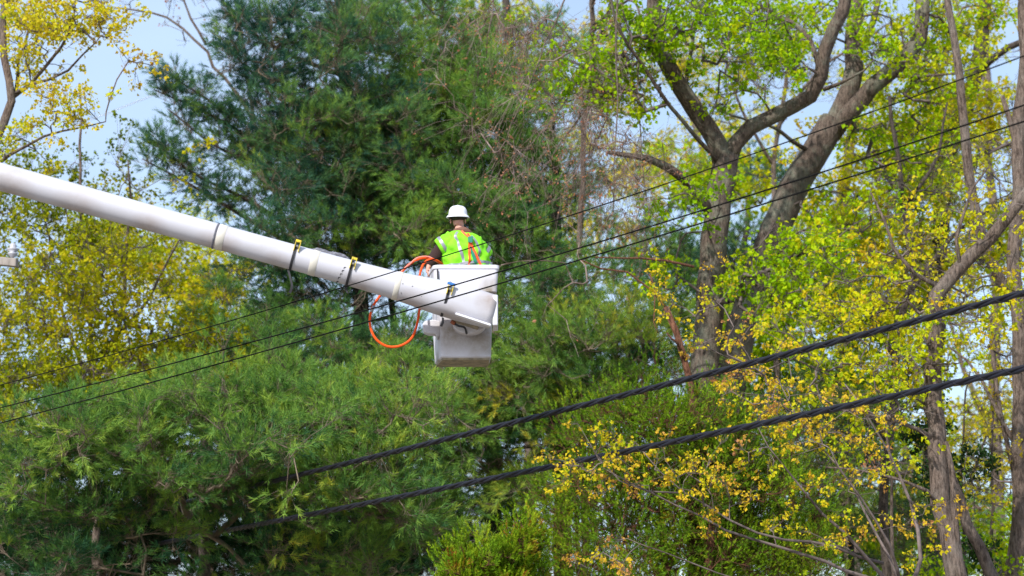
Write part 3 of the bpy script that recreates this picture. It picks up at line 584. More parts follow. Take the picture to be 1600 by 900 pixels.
tree('pine_tree', 'distant blue green pine showing in the gap between the two oaks', 'tree',
     [([(1165, 1000, 50), (1165, 600, 50), (1168, 350, 50), (1170, 230, 50)], .2, .05)],
     [(1165, 330, 60, 100, 50, 2, 70, .35), (1190, 430, 90, 60, 50, 2, 50, .35), (1130, 400, 60, 50, 50, 2, 30, .3), (1050, 440, 60, 50, 50, 2, 30, .3)],
     67, dict(PINE, leaf=M['pine_blue'], size=.16, wd=.015, R=.45, tips=9))
tree('bare_tree', 'hazy tangle of fine twigs with few leaves behind the oak fork', 'tree',
     [([(1215, 1000, 40), (1212, 600, 40), (1208, 300, 40), (1225, 120, 40), (1240, -60, 40)], .1, .03),
      ([(1210, 260, 40), (1150, 150, 40), (1120, 20, 40)], .04, .015), ([(1214, 200, 40), (1280, 110, 40), (1400, 30, 40)], .04, .015)],
     [(1170, 110, 90, 110, 40, 1.5, 60, .6), (1270, 80, 100, 80, 40, 1.5, 50, .6), (1390, 120, 80, 80, 40, 1.5, 34, .6), (1090, 190, 60, 60, 40, 1, 20, .6), (1560, 150, 50, 110, 40, 1.5, 30, .6)],
     69, dict(leaf=M['bright'], bark=M['greybark'], twigmat=M['twig'], leafp=.3, per=6, size=.08, tips=9, R=.45, twig=.0065))
tree('far_tree', 'green far tree closing the view behind the sapling at lower right', 'tree',
     [([(1420, 1000, 54), (1420, 800, 54), (1410, 650, 54)], .2, .08)],
     [(1400, 860, 160, 70, 54, 3, 110, .5), (1540, 840, 80, 70, 54, 3, 46, .5), (1250, 870, 120, 50, 54, 3, 50, .5), (1480, 740, 120, 50, 54, 3, 30, .5), (1300, 640, 120, 60, 54, 3, 40, .5)],
     68, dict(tips=9, R=.5, per=8, size=.12, spread=.07, twig=.008, seg=.6, leaf=M['lime'], tint=.3))
# far wood that closes the view at the back
FAR = dict(tips=9, R=.5, per=7, size=.12, spread=.08, twig=.008, seg=.6)
tree('far_tree', 'hazy golden far tree seen through gaps at upper centre', 'tree',
     [([(1110, 900, 56), (1108, 400, 56), (1100, 250, 56), (1050, 100, 56)], .16, .06)],
     [(960, 300, 90, 90, 56, 3, 50, .6), (1000, 120, 120, 120, 56, 3, 50, .7), (760, 60, 100, 70, 56, 3, 34, .7), (880, 350, 80, 60, 56, 3, 24, .6), (1150, 230, 100, 90, 56, 3, 36, .75)], 71, dict(FAR, leaf=M['yellow']))
tree('far_tree', 'pale bare far trunk and branches low behind the pine and cables', 'tree',
     [([(820, 1000, 60), (830, 700, 60), (840, 500, 60), (850, 300, 60)], .3, .1), ([(832, 700, 60), (760, 620, 60), (700, 520, 60)], .1, .04), ([(832, 760, 60), (900, 680, 60), (960, 600, 60)], .1, .04)],
     [(840, 600, 200, 200, 60, 3, 60, .5)], 72, dict(FAR, leaf=M['olive'], leafp=.2, bark=M['greybark'], twigmat=M['paletwig']))
tree('far_tree', 'tangled pale grey far tree at right letting bright sky through', 'tree',
     [([(1560, 1000, 52), (1556, 600, 52), (1550, 300, 52), (1540, 0, 52)], .22, .08), ([(1556, 700, 52), (1500, 560, 52), (1460, 420, 52)], .09, .03)],
     [(1500, 640, 110, 120, 52, 3, 40, .6), (1520, 300, 100, 200, 52, 3, 50, .6), (1400, 760, 100, 100, 52, 3, 46, .5), (1250, 730, 140, 120, 50, 3, 70, .6)], 73, dict(FAR, leaf=M['olive'], leafp=.6, twigmat=M['paletwig']))
tree('far_tree', 'dark green far tree closing the view behind the lower pines', 'tree',
     [([(250, 1000, 50), (250, 700, 50), (240, 560, 50)], .22, .08)],
     [(150, 640, 200, 90, 50, 3, 60, .5), (420, 620, 200, 90, 50, 3, 60, .5), (150, 800, 260, 120, 50, 3, 140, .4), (560, 840, 220, 80, 50, 3, 90, .4)], 74, dict(FAR, leaf=M['ivy'], tips=12))  # dark leaf colour puts the shade of the lower hollow into this tree
# ---------------------------------------------------------------- man-made materials
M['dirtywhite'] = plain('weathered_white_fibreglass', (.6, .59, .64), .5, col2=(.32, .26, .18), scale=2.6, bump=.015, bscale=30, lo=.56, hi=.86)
M['boomwhite'] = plain('white_boom_paint', (.49, .485, .53), .45, col2=(.36, .325, .29), scale=3, bump=.01, bscale=30, lo=.56, hi=.86, stretch=(.3, 1, 1))
M['cream'] = plain('cream_tape', (.56, .53, .47), .6)
M['drab'] = plain('brown_underside', (.3, .25, .17), .8, col2=(.16, .14, .1), scale=9)  # mottled brown for the bottom pan and the mounting bracket
M['black'] = plain('black_webbing', (.02, .02, .025), .7)
M['yellowp'] = plain('yellow_zinc_ratchet', (.75, .58, .02), .4, col2=(.4, .3, .04), scale=60)
M['blue'] = plain('blue_plastic', (.02, .14, .42), .45)
M['steel'] = plain('dull_steel', (.3, .3, .3), .4, .8)
M['orange'] = plain('orange_hose_rubber', (.8, .085, .008), .6, spec=.2)
M['pink'] = plain('faded_pink_hose', (.75, .24, .18), .6, spec=.2)
M['greyrag'] = plain('dark_grey_cloth', (.1, .1, .12), .9, col2=(.2, .2, .23), scale=20)
M['cable'] = plain('black_cable_jacket', (.008, .008, .014), .45, spec=.4)
M['wire'] = plain('dark_wire', (.006, .006, .006), .9, spec=.1)
M['lime_vest'] = plain('fluorescent_lime_fabric', (.17, .6, .004), .8, col2=(.23, .68, .01), scale=10, bump=.35, bscale=14)
M['silver'] = plain('silver_reflective_tape', (.26, .26, .3), .4, .2)
M['brown'] = plain('dark_brown_fleece', (.035, .016, .014), .95, bump=.4, bscale=90)
M['hood'] = plain('brown_hood_fleece', (.17, .08, .055), .95, bump=.4, bscale=70)
M['skin'] = plain('skin', (.6, .32, .24), .6, col2=(.5, .23, .17), scale=20)
M['hair'] = plain('dark_hair', (.015, .012, .01), .7)
M['harness'] = plain('orange_red_webbing', (.85, .1, .015), .6)
M['teal'] = plain('green_webbing', (.01, .2, .11), .6)
M['jeans'] = plain('dark_blue_denim', (.03, .045, .09), .85, bump=.3, bscale=120)
M['rust'] = plain('rusty_fitting', (.25, .07, .03), .7)
M['wood'] = plain('weathered_grey_timber', (.3, .26, .23), .85, col2=(.2, .17, .15), scale=14, stretch=(1, 1, .3))
M['porcelain'] = plain('white_porcelain', (.4, .4, .44), .3)

def px_x(px, Y): return P(px, 450, Y)[0]
# ---------------------------------------------------------------- aerial lift
A = P(0, 276, 20.6); Bp = P(773, 488.5, 21.15); ax = (Bp - A); LEN = np.linalg.norm(ax); ax /= LEN
lift = empty('aerial_lift', Vector(P(731, 566, 21.8)), 'white aerial lift boom with tape collars carrying a square fibreglass bucket', 'aerial lift')
def bpt(px):      # point on the boom axis that shows at that pixel column
    lo, hi = -60.0, 60.0
    for _ in range(50):
        m = (lo + hi) / 2; q = A + ax * m
        k = q[0] / (q[1] * ct + (q[2] - CAMZ) * st) * F + 800
        if k < px: lo = m
        else: hi = m
    return lo
prof = [(-900, .165), (0, .148), (340, .137), (500, .137), (560, .141), (610, .15), (640, .163), (680, .182), (720, .19), (760, .182), (771, .176)]
ppx = [p[0] for p in prof]; prr = [p[1] for p in prof]; ps = [bpt(p) for p in ppx]
def brad(s): return float(np.interp(s, ps, prr))
u_, v_ = ringframe(ax)                    # u_ sideways, v_ up-ish
if v_[2] < 0: v_ = -v_
def ring(s, r, n, sq=2.0, up=0):
    out = []
    for i in range(n):
        a = 2 * math.pi * i / n; c, d = math.cos(a), math.sin(a)
        k = (abs(c) ** sq + abs(d) ** sq) ** (-1 / sq)
        out.append(A + ax * s + u_ * (c * k * r) + v_ * (d * k * r + up))
    return out
def loft(name, rings, mat, parent, smooth=True, cap=True):
    n = len(rings[0]); V = np.concatenate(rings); m = len(rings); i0 = np.arange(n); i1 = (i0 + 1) % n
    Q = np.concatenate([np.stack([k * n + i0, k * n + i1, (k + 1) * n + i1, (k + 1) * n + i0], 1) for k in range(m - 1)]); T = None
    if cap:
        V = np.concatenate([V, [np.mean(rings[0], 0)], [np.mean(rings[-1], 0)]]); a, b = len(V) - 2, len(V) - 1
        T = np.concatenate([np.stack([np.full(n, a), i1, i0], 1), np.stack([np.full(n, b), (m - 1) * n + i0, (m - 1) * n + i1], 1)])
    return npmesh(name, V, T, Q, mat, parent, smooth)
ss = np.unique(np.r_[np.linspace(ps[0], bpt(600), 30), np.linspace(bpt(600), bpt(771), 20)])
boom = loft('boom', [ring(s, brad(s), 40, 2 + 1.2 * max(0, min(1, (s - bpt(640)) / (bpt(740) - bpt(640))))) for s in ss], M['boomwhite'], lift)
def collar(px, wpx, dr, mat, name='collar', parent=boom):
    s0, s1 = bpt(px - wpx / 2), bpt(px + wpx / 2)
    loft(name, [ring(s0, brad(s0) + .001, 36), ring(s0 + .004, brad(s0) + dr, 36), ring(s1 - .004, brad(s1) + dr, 36), ring(s1, brad(s1) + .001, 36)], mat, parent, True, False)
collar(346, 12, .004, M['cream']); collar(491, 11, .004, M['cream']); collar(621, 8, .004, M['cream']); collar(337, 3, .008, M['greyrag'], 'seam')

def box(bm, c, half, rot=None, up=None):
    r = bmesh.ops.create_cube(bm, size=2)
    for v in r['verts']:
        p = Vector((v.co.x * half[0], v.co.y * half[1], v.co.z * half[2]))
        v.co = (rot @ p if rot else p) + Vector(c)
BR = Matrix((tuple(ax), tuple(u_), tuple(v_))).transposed()      # boom frame: x along, y sideways, z up
fs = -1 if u_[1] > 0 else 1                                          # sign of u_ that faces the camera
# end plate, lower cover ledge, saddle and pins under the tip
bm = bmesh.new(); box(bm, P(774, 489, 21.15), (.028, .17, .168)); bm_obj('end_plate', bm, M['dirtywhite'], boom, bevel=.012)
bm = bmesh.new()
q0, q1 = P(712, 491, 20.95), P(767, 509, 21.0); rot = Matrix((Vector(q1 - q0).normalized(), Vector((0, 1, 0)), Vector(q1 - q0).normalized().cross(Vector((0, 1, 0))))).transposed()
box(bm, (q0 + q1) / 2, (np.linalg.norm(q1 - q0) / 2, .05, .011), rot); bm_obj('cover_edge', bm, M['white'], boom, bevel=.004)
bm = bmesh.new(); box(bm, P(728, 504, 21.3), (.15, .13, .04), rot); bm_obj('mounting_bracket', bm, M['drab'], boom, bevel=.01)
sad = [P(733 + 26 * math.cos(a), 505 + 16 * math.sin(a), 21.3) for a in np.linspace(0, math.pi, 12)]
bm = bmesh.new(); f = bm.faces.new([bm.verts.new(Vector(p)) for p in sad]); r = bmesh.ops.extrude_face_region(bm, geom=[f])
bmesh.ops.translate(bm, verts=[x for x in r['geom'] if isinstance(x, bmesh.types.BMVert)], vec=(0, .16, 0)); bm_obj('saddle', bm, M['dirtywhite'], boom, bevel=.006)
tube('hydraulic_line', smooth_path([P(709, 505, 21.22), P(716, 509, 21.18), P(726, 512, 21.2), P(729, 521, 21.3)], 5), .012, M['black'], boom, 8)
tube('fitting', [P(705, 502, 21.2), P(711, 506, 21.2)], .022, M['rust'], boom, 8)
# stencilled marks and bolts
bm = bmesh.new()
def on_boom(px, py, lift_=.004):
    s = bpt(px); c = A + ax * s; t = P(px, py, c[1]); h = float(np.dot(t - c, v_)); r = brad(s) + lift_; h = max(-r, min(r, h))
    return c + v_ * h + u_ * (fs * math.sqrt(max(0, r * r - h * h)))
lm = []
for k in range(5):
    py = 422 + k * 5.2; px = 538 - k * 1.4
    for dx, dy, wx, wy in ((0, 0, 1.5, .5), (-1.2, 1.2, .5, 1.2)):
        lm.append((px + dx, py + dy, wx, wy))
for k in range(5):
    bm = bmesh.new(); x_, y_ = lm[2 * k][:2]
    vs_ = [bm.verts.new(Vector(on_boom(x_ + a, y_ + b))) for a, b in ((-1.6, -.6), (1.6, -.6), (1.6, .4), (-.6, .4), (-.6, 2.4), (-1.6, 2.4))]
    bm.faces.new(vs_); bm_obj('letter', bm, M['black'], boom)
for (px, py) in ((628, 448), (629, 462), (643, 452), (550, 444), (660, 468)):
    q = on_boom(px, py, 0); bm = bmesh.new(); bmesh.ops.create_uvsphere(bm, u_segments=8, v_segments=5, radius=.007, matrix=Matrix.Translation(Vector(q))); bm_obj('bolt', bm, M['steel'], boom, True)
# ratchet straps
def strap(px, rpy, tail, blue=False):
    s = bpt(px); r = brad(s) + .006
    band = [A + ax * (s + d) + u_ * math.cos(a) * (r + e) + v_ * math.sin(a) * (r + e) for a in np.linspace(0, 2 * math.pi, 40, endpoint=False) for d, e in ((-.014, 0), (.014, 0), (.014, .005), (-.014, .005))]
    V = np.array(band); n = 40; Q = []
    for i in range(n):
        j = (i + 1) % n
        for k in range(4): Q.append((i * 4 + k, i * 4 + (k + 1) % 4, j * 4 + (k + 1) % 4, j * 4 + k))
    sp = npmesh('strap', V, None, Q, M['black'], boom, False)
    tl = [P(*t) for t in tail]; tb = smooth_path(tl, 5)
    Vt = []; Qt = []
    for i, p in enumerate(tb): Vt += [p + ax * .013, p - ax * .013, p - ax * .013 + np.array((0, .004, 0)), p + ax * .013 + np.array((0, .004, 0))]
    for i in range(len(tb) - 1):
        for k in range(4): Qt.append((i * 4 + k, i * 4 + (k + 1) % 4, i * 4 + 4 + (k + 1) % 4, i * 4 + 4 + k))
    npmesh('strap_tail', Vt, None, Qt, M['black'], sp)
    c = on_boom(px + 1.5, rpy, .02); rr = Matrix.Identity(3)
    bm = bmesh.new()
    for sgn in (-1, 1):
        for k in range(4): box(bm, c + ax * sgn * .026 + v_ * (.04 - .026 * k) + u_ * fs * (.012 - .004 * abs(k - 1.5)), (.004, .024, .0145 + .006 * (k % 2)), BR)
    rt = bm_obj('ratchet', bm, M['yellowp'], boom, bevel=.002)
    bm = bmesh.new(); bmesh.ops.create_cone(bm, cap_ends=True, segments=12, radius1=.017, radius2=.017, depth=.05, matrix=Matrix.Translation(Vector(c)) @ (BR.to_4x4() @ Matrix.Rotation(R(90), 4, 'Y'))); bm_obj('spindle', bm, M['steel'], rt, True)
    bm = bmesh.new(); box(bm, c + v_ * .055 + u_ * fs * .02, (.045 if blue else .03, .012, .014), BR); bm_obj('handle', bm, M['blue'] if blue else M['yellowp'], rt, bevel=.004)
strap(459, 388, [(450, 421, 20.9), (453, 432, 20.88), (456, 446, 20.88), (453, 458, 20.9)])
strap(547, 416, [(540, 446, 21.0), (541, 452, 21.0), (543, 458, 21.0)])
strap(697, 457, [(692, 496, 20.93), (692, 503, 20.95), (689, 510, 20.98)], True)

# bucket
zb = P(731, 561, 21.55)[2]; zr = P(731, 413.5, 21.48)[2]; zs = zb + (zr - zb) * .69
def rect(nl, nr, fr, fl, yn, yf, z, inset=0):
    c = [Vector((px_x(nl, yn) + inset, yn + inset, z)), Vector((px_x(nr, yn) - inset, yn + inset, z)), Vector((px_x(fr, yf) - inset, yf - inset, z)), Vector((px_x(fl, yf) + inset, yf - inset, z))]
    out = []; rad = .05
    for i in range(4):
        p, a, b = c[i], c[i - 1], c[(i + 1) % 4]; d0 = (a - p).normalized() * rad; d1 = (b - p).normalized() * rad
        for t in (0, .25, .5, .75, 1):
            out.append(np.array(p + d0 * (1 - t) ** 2 + d1 * t ** 2))
    return out
def bk(f, z, grow=0, inset=0):
    L = lambda a, b: a * (1 - f) + b * f
    return rect(L(690, 685.5) - grow, L(768, 771.5) + grow, L(764, 768) + grow * .6, L(679.5, 671) - grow, L(21.55, 21.52) - grow * .006, L(22.05, 22.1) + grow * .006, z, inset)
H = zr - zb
rings = [bk(0, zb + .012, -3), bk(0, zb + .03, 0), bk(.3, zb + H * .3), bk(.66, zs - .03), bk(.69, zs, 1), bk(.7, zs + .025, 6.5), bk(.85, zb + H * .85, 7), bk(.97, zr - .05, 7.4), bk(.97, zr - .045, 9), bk(1, zr - .008, 9), bk(1, zr, 8, .012), bk(1, zr - .008, 8, .035),
         bk(.5, zb + H * .5, 0, .03), bk(0, zb + .05, 0, .03)]
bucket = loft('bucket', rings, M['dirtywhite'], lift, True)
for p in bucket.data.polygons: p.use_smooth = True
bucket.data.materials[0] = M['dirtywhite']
m_ = bucket.modifiers.new('edge', 'EDGE_SPLIT'); m_.split_angle = R(38)
loft('bottom_pan', [bk(0, zb - .006, -4), bk(0, zb - .004, -2.5), bk(0, zb + .02, -2)], M['drab'], bucket, False)
bm = bmesh.new(); oc = [(660, 506), (664, 501), (676, 499), (687, 501), (689, 512), (687, 525), (683, 529), (680, 522), (668, 521), (661, 518)]
f = bm.faces.new([bm.verts.new(Vector(P(x, y, 21.6))) for x, y in oc]); r = bmesh.ops.extrude_face_region(bm, geom=[f])
bmesh.ops.translate(bm, verts=[x for x in r['geom'] if isinstance(x, bmesh.types.BMVert)], vec=(0, .14, 0)); bm_obj('side_step', bm, M['dirtywhite'], bucket, bevel=.012)
tube('edge_strap', [P(683.5, 421, 21.46), P(684, 432, 21.46), P(684.5, 444, 21.46)], .01, M['black'], bucket, 6)
bm = bmesh.new(); box(bm, (P(730, 480, 21.45) + P(730, 480, 21.3)) / 2, (.16, .09, .16)); bm_obj('mounting_plate', bm, M['dirtywhite'], bucket, bevel=.02)
# rag
cr = random.Random(4)
rag = [A + ax * bpt(x) + v_ * (brad(bpt(x)) + h) - u_ * fs * .07 for x, h in ((474, -.005), (486, .012), (500, 0.022), (512, .016), (522, .032), (534, .026), (541, .0))]
sp = smooth_path(rag, 5); rr = [(.012 + .02 * math.sin(math.pi * min(1, max(0, i / (len(sp) - 1) * .85 + .1)))) * cr.uniform(.75, 1.2) for i in range(len(sp))]
tag(tube('folded_cloth', sp, rr, M['greyrag'], None, 9, rough=.18, rng=np.random.default_rng(5)), 'crumpled dark grey cloth lying on top of the white boom', 'cloth')

# hoses
def hose(name, pts, r, mat, label):
    return tag(tube(name, smooth_path([P(*p) for p in pts], 9), r, mat, None, 10), label, 'hose')
hose('air_hose', [(700, 440, 21.75), (694, 418, 21.72), (686, 409, 21.6), (674, 405, 21.5), (663, 411, 21.48), (657, 425, 21.46), (655, 445, 21.46), (656, 470, 21.44), (653, 500, 21.38), (644, 527, 21.34), (626, 540, 21.34), (605, 541, 21.34), (587, 529, 21.34), (578, 507, 21.36),
                  (581, 483, 21.4), (594, 462, 21.44), (610, 445, 21.46), (625, 428, 21.46), (641, 412, 21.48), (657, 404, 21.5), (672, 403, 21.55)], .0135, M['orange'], 'bright orange air hose hanging in a big loop behind the boom')
ah = bpy.data.objects['air_hose']
for c0_, c1_ in (((580, 488, 21.39), (584, 478, 21.41)), ((657, 431, 21.46), (656, 440, 21.46)), ((646, 409, 21.49), (653, 405, 21.5))):
    cp = tube('coupling', [P(*c0_), P(*c1_)], .018, M['steel'], None, 10); cp.parent = ah
hose('control_line', [(700, 432, 21.8), (690, 415, 21.74), (680, 407, 21.55), (668, 401, 21.52), (652, 403, 21.5), (641, 412, 21.47), (630, 421, 21.46), (622, 432, 21.46), (612, 446, 21.46)], .009, M['pink'], 'faded pink hose strand the worker grips above the boom')

# ---------------------------------------------------------------- lineworker
X0, Y0, Z0 = px_x(731, 21.85), 21.85, zr - 1.07
person = empty('person', (X0, Y0, zb + .055), 'worker seen from behind in white hard hat and lime safety vest standing in the bucket', 'person')
def L3(x, y, z): return Vector((X0 + x, Y0 + y, Z0 + z))
def skinned(name, J, E, rootv, mat, parent, sub=2):
    me = bpy.data.meshes.new(name); bm = bmesh.new(); lay = bm.verts.layers.skin.verify(); off = world_loc(parent); vv = {}
    for k, (p, r) in J.items():
        v = bm.verts.new(L3(*p) - off); v[lay].radius = r if isinstance(r, tuple) else (r, r); v[lay].use_root = (k == rootv); vv[k] = v
    for a, b in E: bm.edges.new((vv[a], vv[b]))
    bm.to_mesh(me); bm.free(); me.materials.append(mat)
    o = bpy.data.objects.new(name, me); COL.objects.link(o); o.parent = parent
    s = o.modifiers.new('skin', 'SKIN'); s.use_smooth_shade = True; s.branch_smoothing = .4
    u = o.modifiers.new('sub', 'SUBSURF'); u.levels = sub; u.render_levels = sub
    return o
J = {'pelvis': ((.0, 0, .9), (.15, .11)), 'waist': ((-.01, 0, 1.08), (.14, .1)), 'chest': ((-.05, 0, 1.32), (.16, .11)), 'neckb': ((-.085, .01, 1.49), .065), 'neck': ((-.1, .02, 1.58), .056),
     'skull': ((-.115, .035, 1.675), (.078, .09)), 'top': ((-.118, .035, 1.76), (.06, .07)), 'nose': ((-.13, .15, 1.67), .014), 'chin': ((-.12, .1, 1.615), .03),
     'shL': ((-.25, 0, 1.43), .07), 'elL': ((-.405, .02, 1.19), .048), 'wrL': ((-.45, .0, 1.11), .03), 'paL': ((-.462, -.02, 1.085), (.034, .018)),
     'shR': ((.12, .02, 1.41), .07), 'elR': ((.19, .2, 1.2), .045), 'wrR': ((.12, .38, 1.14), .03), 'paR': ((.09, .43, 1.13), (.034, .018)),
     'hiL': ((-.1, 0, .84), .1), 'knL': ((-.11, .03, .5), .062), 'anL': ((-.11, -.02, .12), .042), 'foL': ((-.12, .12, .08), .04),
     'hiR': ((.1, 0, .84), .1), 'knR': ((.11, .04, .5), .062), 'anR': ((.11, 0, .12), .042), 'foR': ((.12, .14, .08), .04)}
E = [('pelvis', 'waist'), ('waist', 'chest'), ('chest', 'neckb'), ('neckb', 'neck'), ('neck', 'skull'), ('skull', 'top'), ('skull', 'nose'), ('neck', 'chin'), ('chest', 'shL'), ('shL', 'elL'), ('elL', 'wrL'), ('wrL', 'paL'),
     ('chest', 'shR'), ('shR', 'elR'), ('elR', 'wrR'), ('wrR', 'paR'), ('pelvis', 'hiL'), ('hiL', 'knL'), ('knL', 'anL'), ('anL', 'foL'), ('pelvis', 'hiR'), ('hiR', 'knR'), ('knR', 'anR'), ('anR', 'foR')]
for S, (px_, py_, pz_), sg in (('L', (-.462, -.02, 1.085), 1), ('R', (.09, .43, 1.13), -1)):
    for k in range(4):
        o1 = (px_ + (.012 if S == 'L' else -.012) , py_ - .03 + .02 * k, pz_ - .03); ln = (.032, .038, .035, .028)[k]
        o2 = (o1[0] + sg * .012, o1[1] + .002, o1[2] - ln); o3 = (o2[0] + sg * .026, o2[1], o2[2] - .004)
        J[f'f{S}{k}a'] = (o1, .0095); J[f'f{S}{k}b'] = (o2, .009); J[f'f{S}{k}c'] = (o3, .008)
        E += [('pa' + S, f'f{S}{k}a'), (f'f{S}{k}a', f'f{S}{k}b'), (f'f{S}{k}b', f'f{S}{k}c')]
    J[f't{S}a'] = ((px_ + sg * .035, py_ - .025, pz_ + .005), .011); J[f't{S}b'] = ((px_ + sg * .05, py_ - .03, pz_ - .025), .0095)
    E += [('pa' + S, f't{S}a'), (f't{S}a', f't{S}b')]
body = skinned('body', J, E, 'pelvis', M['skin'], person)
for sg in (-1, 1):
    bm = bmesh.new(); bmesh.ops.create_uvsphere(bm, u_segments=8, v_segments=6, radius=.011, matrix=Matrix.Translation(L3(-.12 + sg * .032, .118, 1.687))); bm_obj('eye', bm, M['porcelain'], body, True)
    bm = bmesh.new(); bmesh.ops.create_uvsphere(bm, u_segments=10, v_segments=8, radius=.03, matrix=Matrix.Translation(L3(-.115 + sg * .082, .03, 1.663)) @ Matrix.Diagonal((.3, .6, 1, 1))); bm_obj('ear', bm, M['skin'], body, True)
bm = bmesh.new(); box(bm, L3(-.125, .125, 1.625), (.024, .006, .004)); bm_obj('mouth', bm, M['rust'], body, bevel=.002)
# trousers, boots, dark sleeves
JP = {k: (J[k][0], r) for k, r in {'pelvis': (.175, .135), 'waist': (.165, .12), 'hiL': .12, 'knL': .085, 'anL': .075, 'hiR': .12, 'knR': .085, 'anR': .075}.items()}
skinned('trousers', JP, [('pelvis', 'waist'), ('pelvis', 'hiL'), ('hiL', 'knL'), ('knL', 'anL'), ('pelvis', 'hiR'), ('hiR', 'knR'), ('knR', 'anR')], 'pelvis', M['jeans'], person)
for S in 'LR':
    a = J['an' + S][0]; f = J['fo' + S][0]
    skinned('boot', {'a': ((a[0], a[1], a[2] + .06), .06), 'b': ((a[0], a[1], .07), .058), 'c': ((f[0], f[1], .055), (.05, .04))}, [('a', 'b'), ('b', 'c')], 'a', M['hair'], person, 1)
skinned('hoodie', {'c': ((-.05, 0, 1.3), (.18, .13)), 'n': ((-.085, .01, 1.46), .09), 'shL': (J['shL'][0], .09), 'm': ((-.33, .01, 1.31), .083), 'elL': (J['elL'][0], .075), 'wrL': ((-.445, .01, 1.125), .042),
                   'shR': (J['shR'][0], .09), 'elR': (J['elR'][0], .072), 'wrR': (J['wrR'][0], .042)},
        [('c', 'n'), ('c', 'shL'), ('shL', 'm'), ('m', 'elL'), ('elL', 'wrL'), ('c', 'shR'), ('shR', 'elR'), ('elR', 'wrR')], 'c', M['brown'], person)
skinned('hood', {'a': ((-.17, -.02, 1.505), (.025, .03)), 'b': ((-.105, -.055, 1.55), (.038, .04)), 'c': ((-.03, -.065, 1.535), (.045, .045)), 'd': ((.025, -.03, 1.49), (.045, .045)), 'e': ((.01, .06, 1.49), .03)}, [('a', 'b'), ('b', 'c'), ('c', 'd'), ('d', 'e')], 'b', M['hood'], person)
# vest: shell of soft rings; S(theta, z) gives its surface
VZ = [.82, .95, 1.07, 1.16, 1.25, 1.33, 1.4, 1.45, 1.49, 1.52, 1.54]
VC = [.0, -.005, -.01, -.015, -.03, -.045, -.06, -.07, -.08, -.085, -.09]
VA = [.24, .258, .272, .27, .262, .255, .245, .226, .186, .13, .085]
VB = [.17, .175, .18, .178, .172, .165, .15, .135, .115, .095, .08]
def Sv(th, z, off=0):
    c, a, b = (float(np.interp(z, VZ, q)) for q in (VC, VA, VB))
    wv = .009 * math.sin(5 * th + z * 23) + .009 * math.sin(9 * th - z * 31) + .007 * math.sin(z * 47 + 2 * th) + .005 * math.sin(13 * th + z * 60)
    wv *= min(1, (1.54 - z) * 8)
    return L3(c + (a + wv + off) * math.cos(th), (b + wv + off) * math.sin(th) + .005, z)
zz = np.linspace(.82, 1.54, 40)
vest = loft('vest', [[np.array(Sv(2 * math.pi * i / 60, z)) for i in range(60)] for z in zz], M['lime_vest'], person, True, False)
sol = vest.modifiers.new('thick', 'SOLIDIFY'); sol.thickness = .004
def sleeve(p0, p1, r0, r1, cuff):
    p0, p1 = L3(*p0), L3(*p1); pts = [p0.lerp(p1, t) for t in np.linspace(0, 1, 12)]
    rr = [(r0 * (1 - t) + r1 * t) * (1 + .05 * math.sin(t * 17)) for t in np.linspace(0, 1, 12)]; rr[0] *= .75
    V, T, Q = tube_arrays([list(p) for p in pts], rr, 24, caps=False, rough=.02, rng=np.random.default_rng(2))
    o = npmesh('sleeve', V, None, Q, M['lime_vest'], vest, True); o.modifiers.new('thick', 'SOLIDIFY').thickness = .004
    a, b = np.array(p0.lerp(p1, .62)), np.array(p0.lerp(p1, .80)); r = r0 * .3 + r1 * .7 + .006
    V, T, Q = tube_arrays([a, b], [r, r * 1.02], 24, caps=False); npmesh('reflective_band', V, None, Q, M['silver'], o, True)
sleeve((-.15, 0, 1.44), (-.325, .01, 1.335), .12, .115, True); sleeve((.05, .01, 1.42), (.205, .12, 1.27), .105, .1, True)
def strip(name, path, wid, mat, parent, off):
    """ribbon laid on the vest: path of (theta_deg, z)"""
    pts = []; pa = smooth_path([(R(t), z, 0) for t, z in path], 10); V = []; Q = []
    C = [np.array(Sv(p[0], p[1], off)) for p in pa]
    for i, c in enumerate(C):
        t = C[min(i + 1, len(C) - 1)] - C[max(i - 1, 0)]; t /= np.linalg.norm(t)
        n = np.array(Sv(pa[i][0], pa[i][1], off + .05)) - c; n /= np.linalg.norm(n); s = np.cross(t, n)
        V += [c - s * wid / 2, c + s * wid / 2, c + s * wid / 2 - n * .012, c - s * wid / 2 - n * .012]
    for i in range(len(C) - 1):
        for k in range(4): Q.append((i * 4 + k, i * 4 + (k + 1) % 4, i * 4 + 4 + (k + 1) % 4, i * 4 + 4 + k))
    npmesh(name, V, None, Q, mat, parent, False)
strip('reflective_band', [(-185 + k * 12, 1.135 + .03 * math.sin(R(-185 + k * 12 + 90))) for k in range(17)], .034, M['silver'], vest, .006)
strip('reflective_band', [(-185 + k * 12, 1.075) for k in range(17)], .034, M['silver'], vest, .0055)
strip('reflective_band', [(-103, 1.51), (-107, 1.45), (-103, 1.36), (-99, 1.27), (-97, 1.2), (-96, 1.14)], .034, M['silver'], vest, .005)
strip('reflective_band', [(-60, 1.46), (-52, 1.36), (-52, 1.27), (-53, 1.2), (-54, 1.14)], .03, M['silver'], vest, .005)
harn = empty('harness', L3(0, -.18, 1.3) - Vector(person.location), None, None); harn.parent = person
strip('strap', [(-84, 1.52), (-76, 1.46), (-72, 1.41), (-77, 1.3), (-82, 1.18), (-86, 1.05), (-88, .95)], .026, M['harness'], harn, .014)
strip('strap', [(-66, 1.49), (-70, 1.41), (-67, 1.3), (-61, 1.18), (-54, 1.05), (-50, .95)], .026, M['harness'], harn, .017)
strip('back_strap', [(-72, 1.45), (-71, 1.36), (-71, 1.24), (-70, 1.12), (-70, .98)], .034, M['teal'], harn, .011)
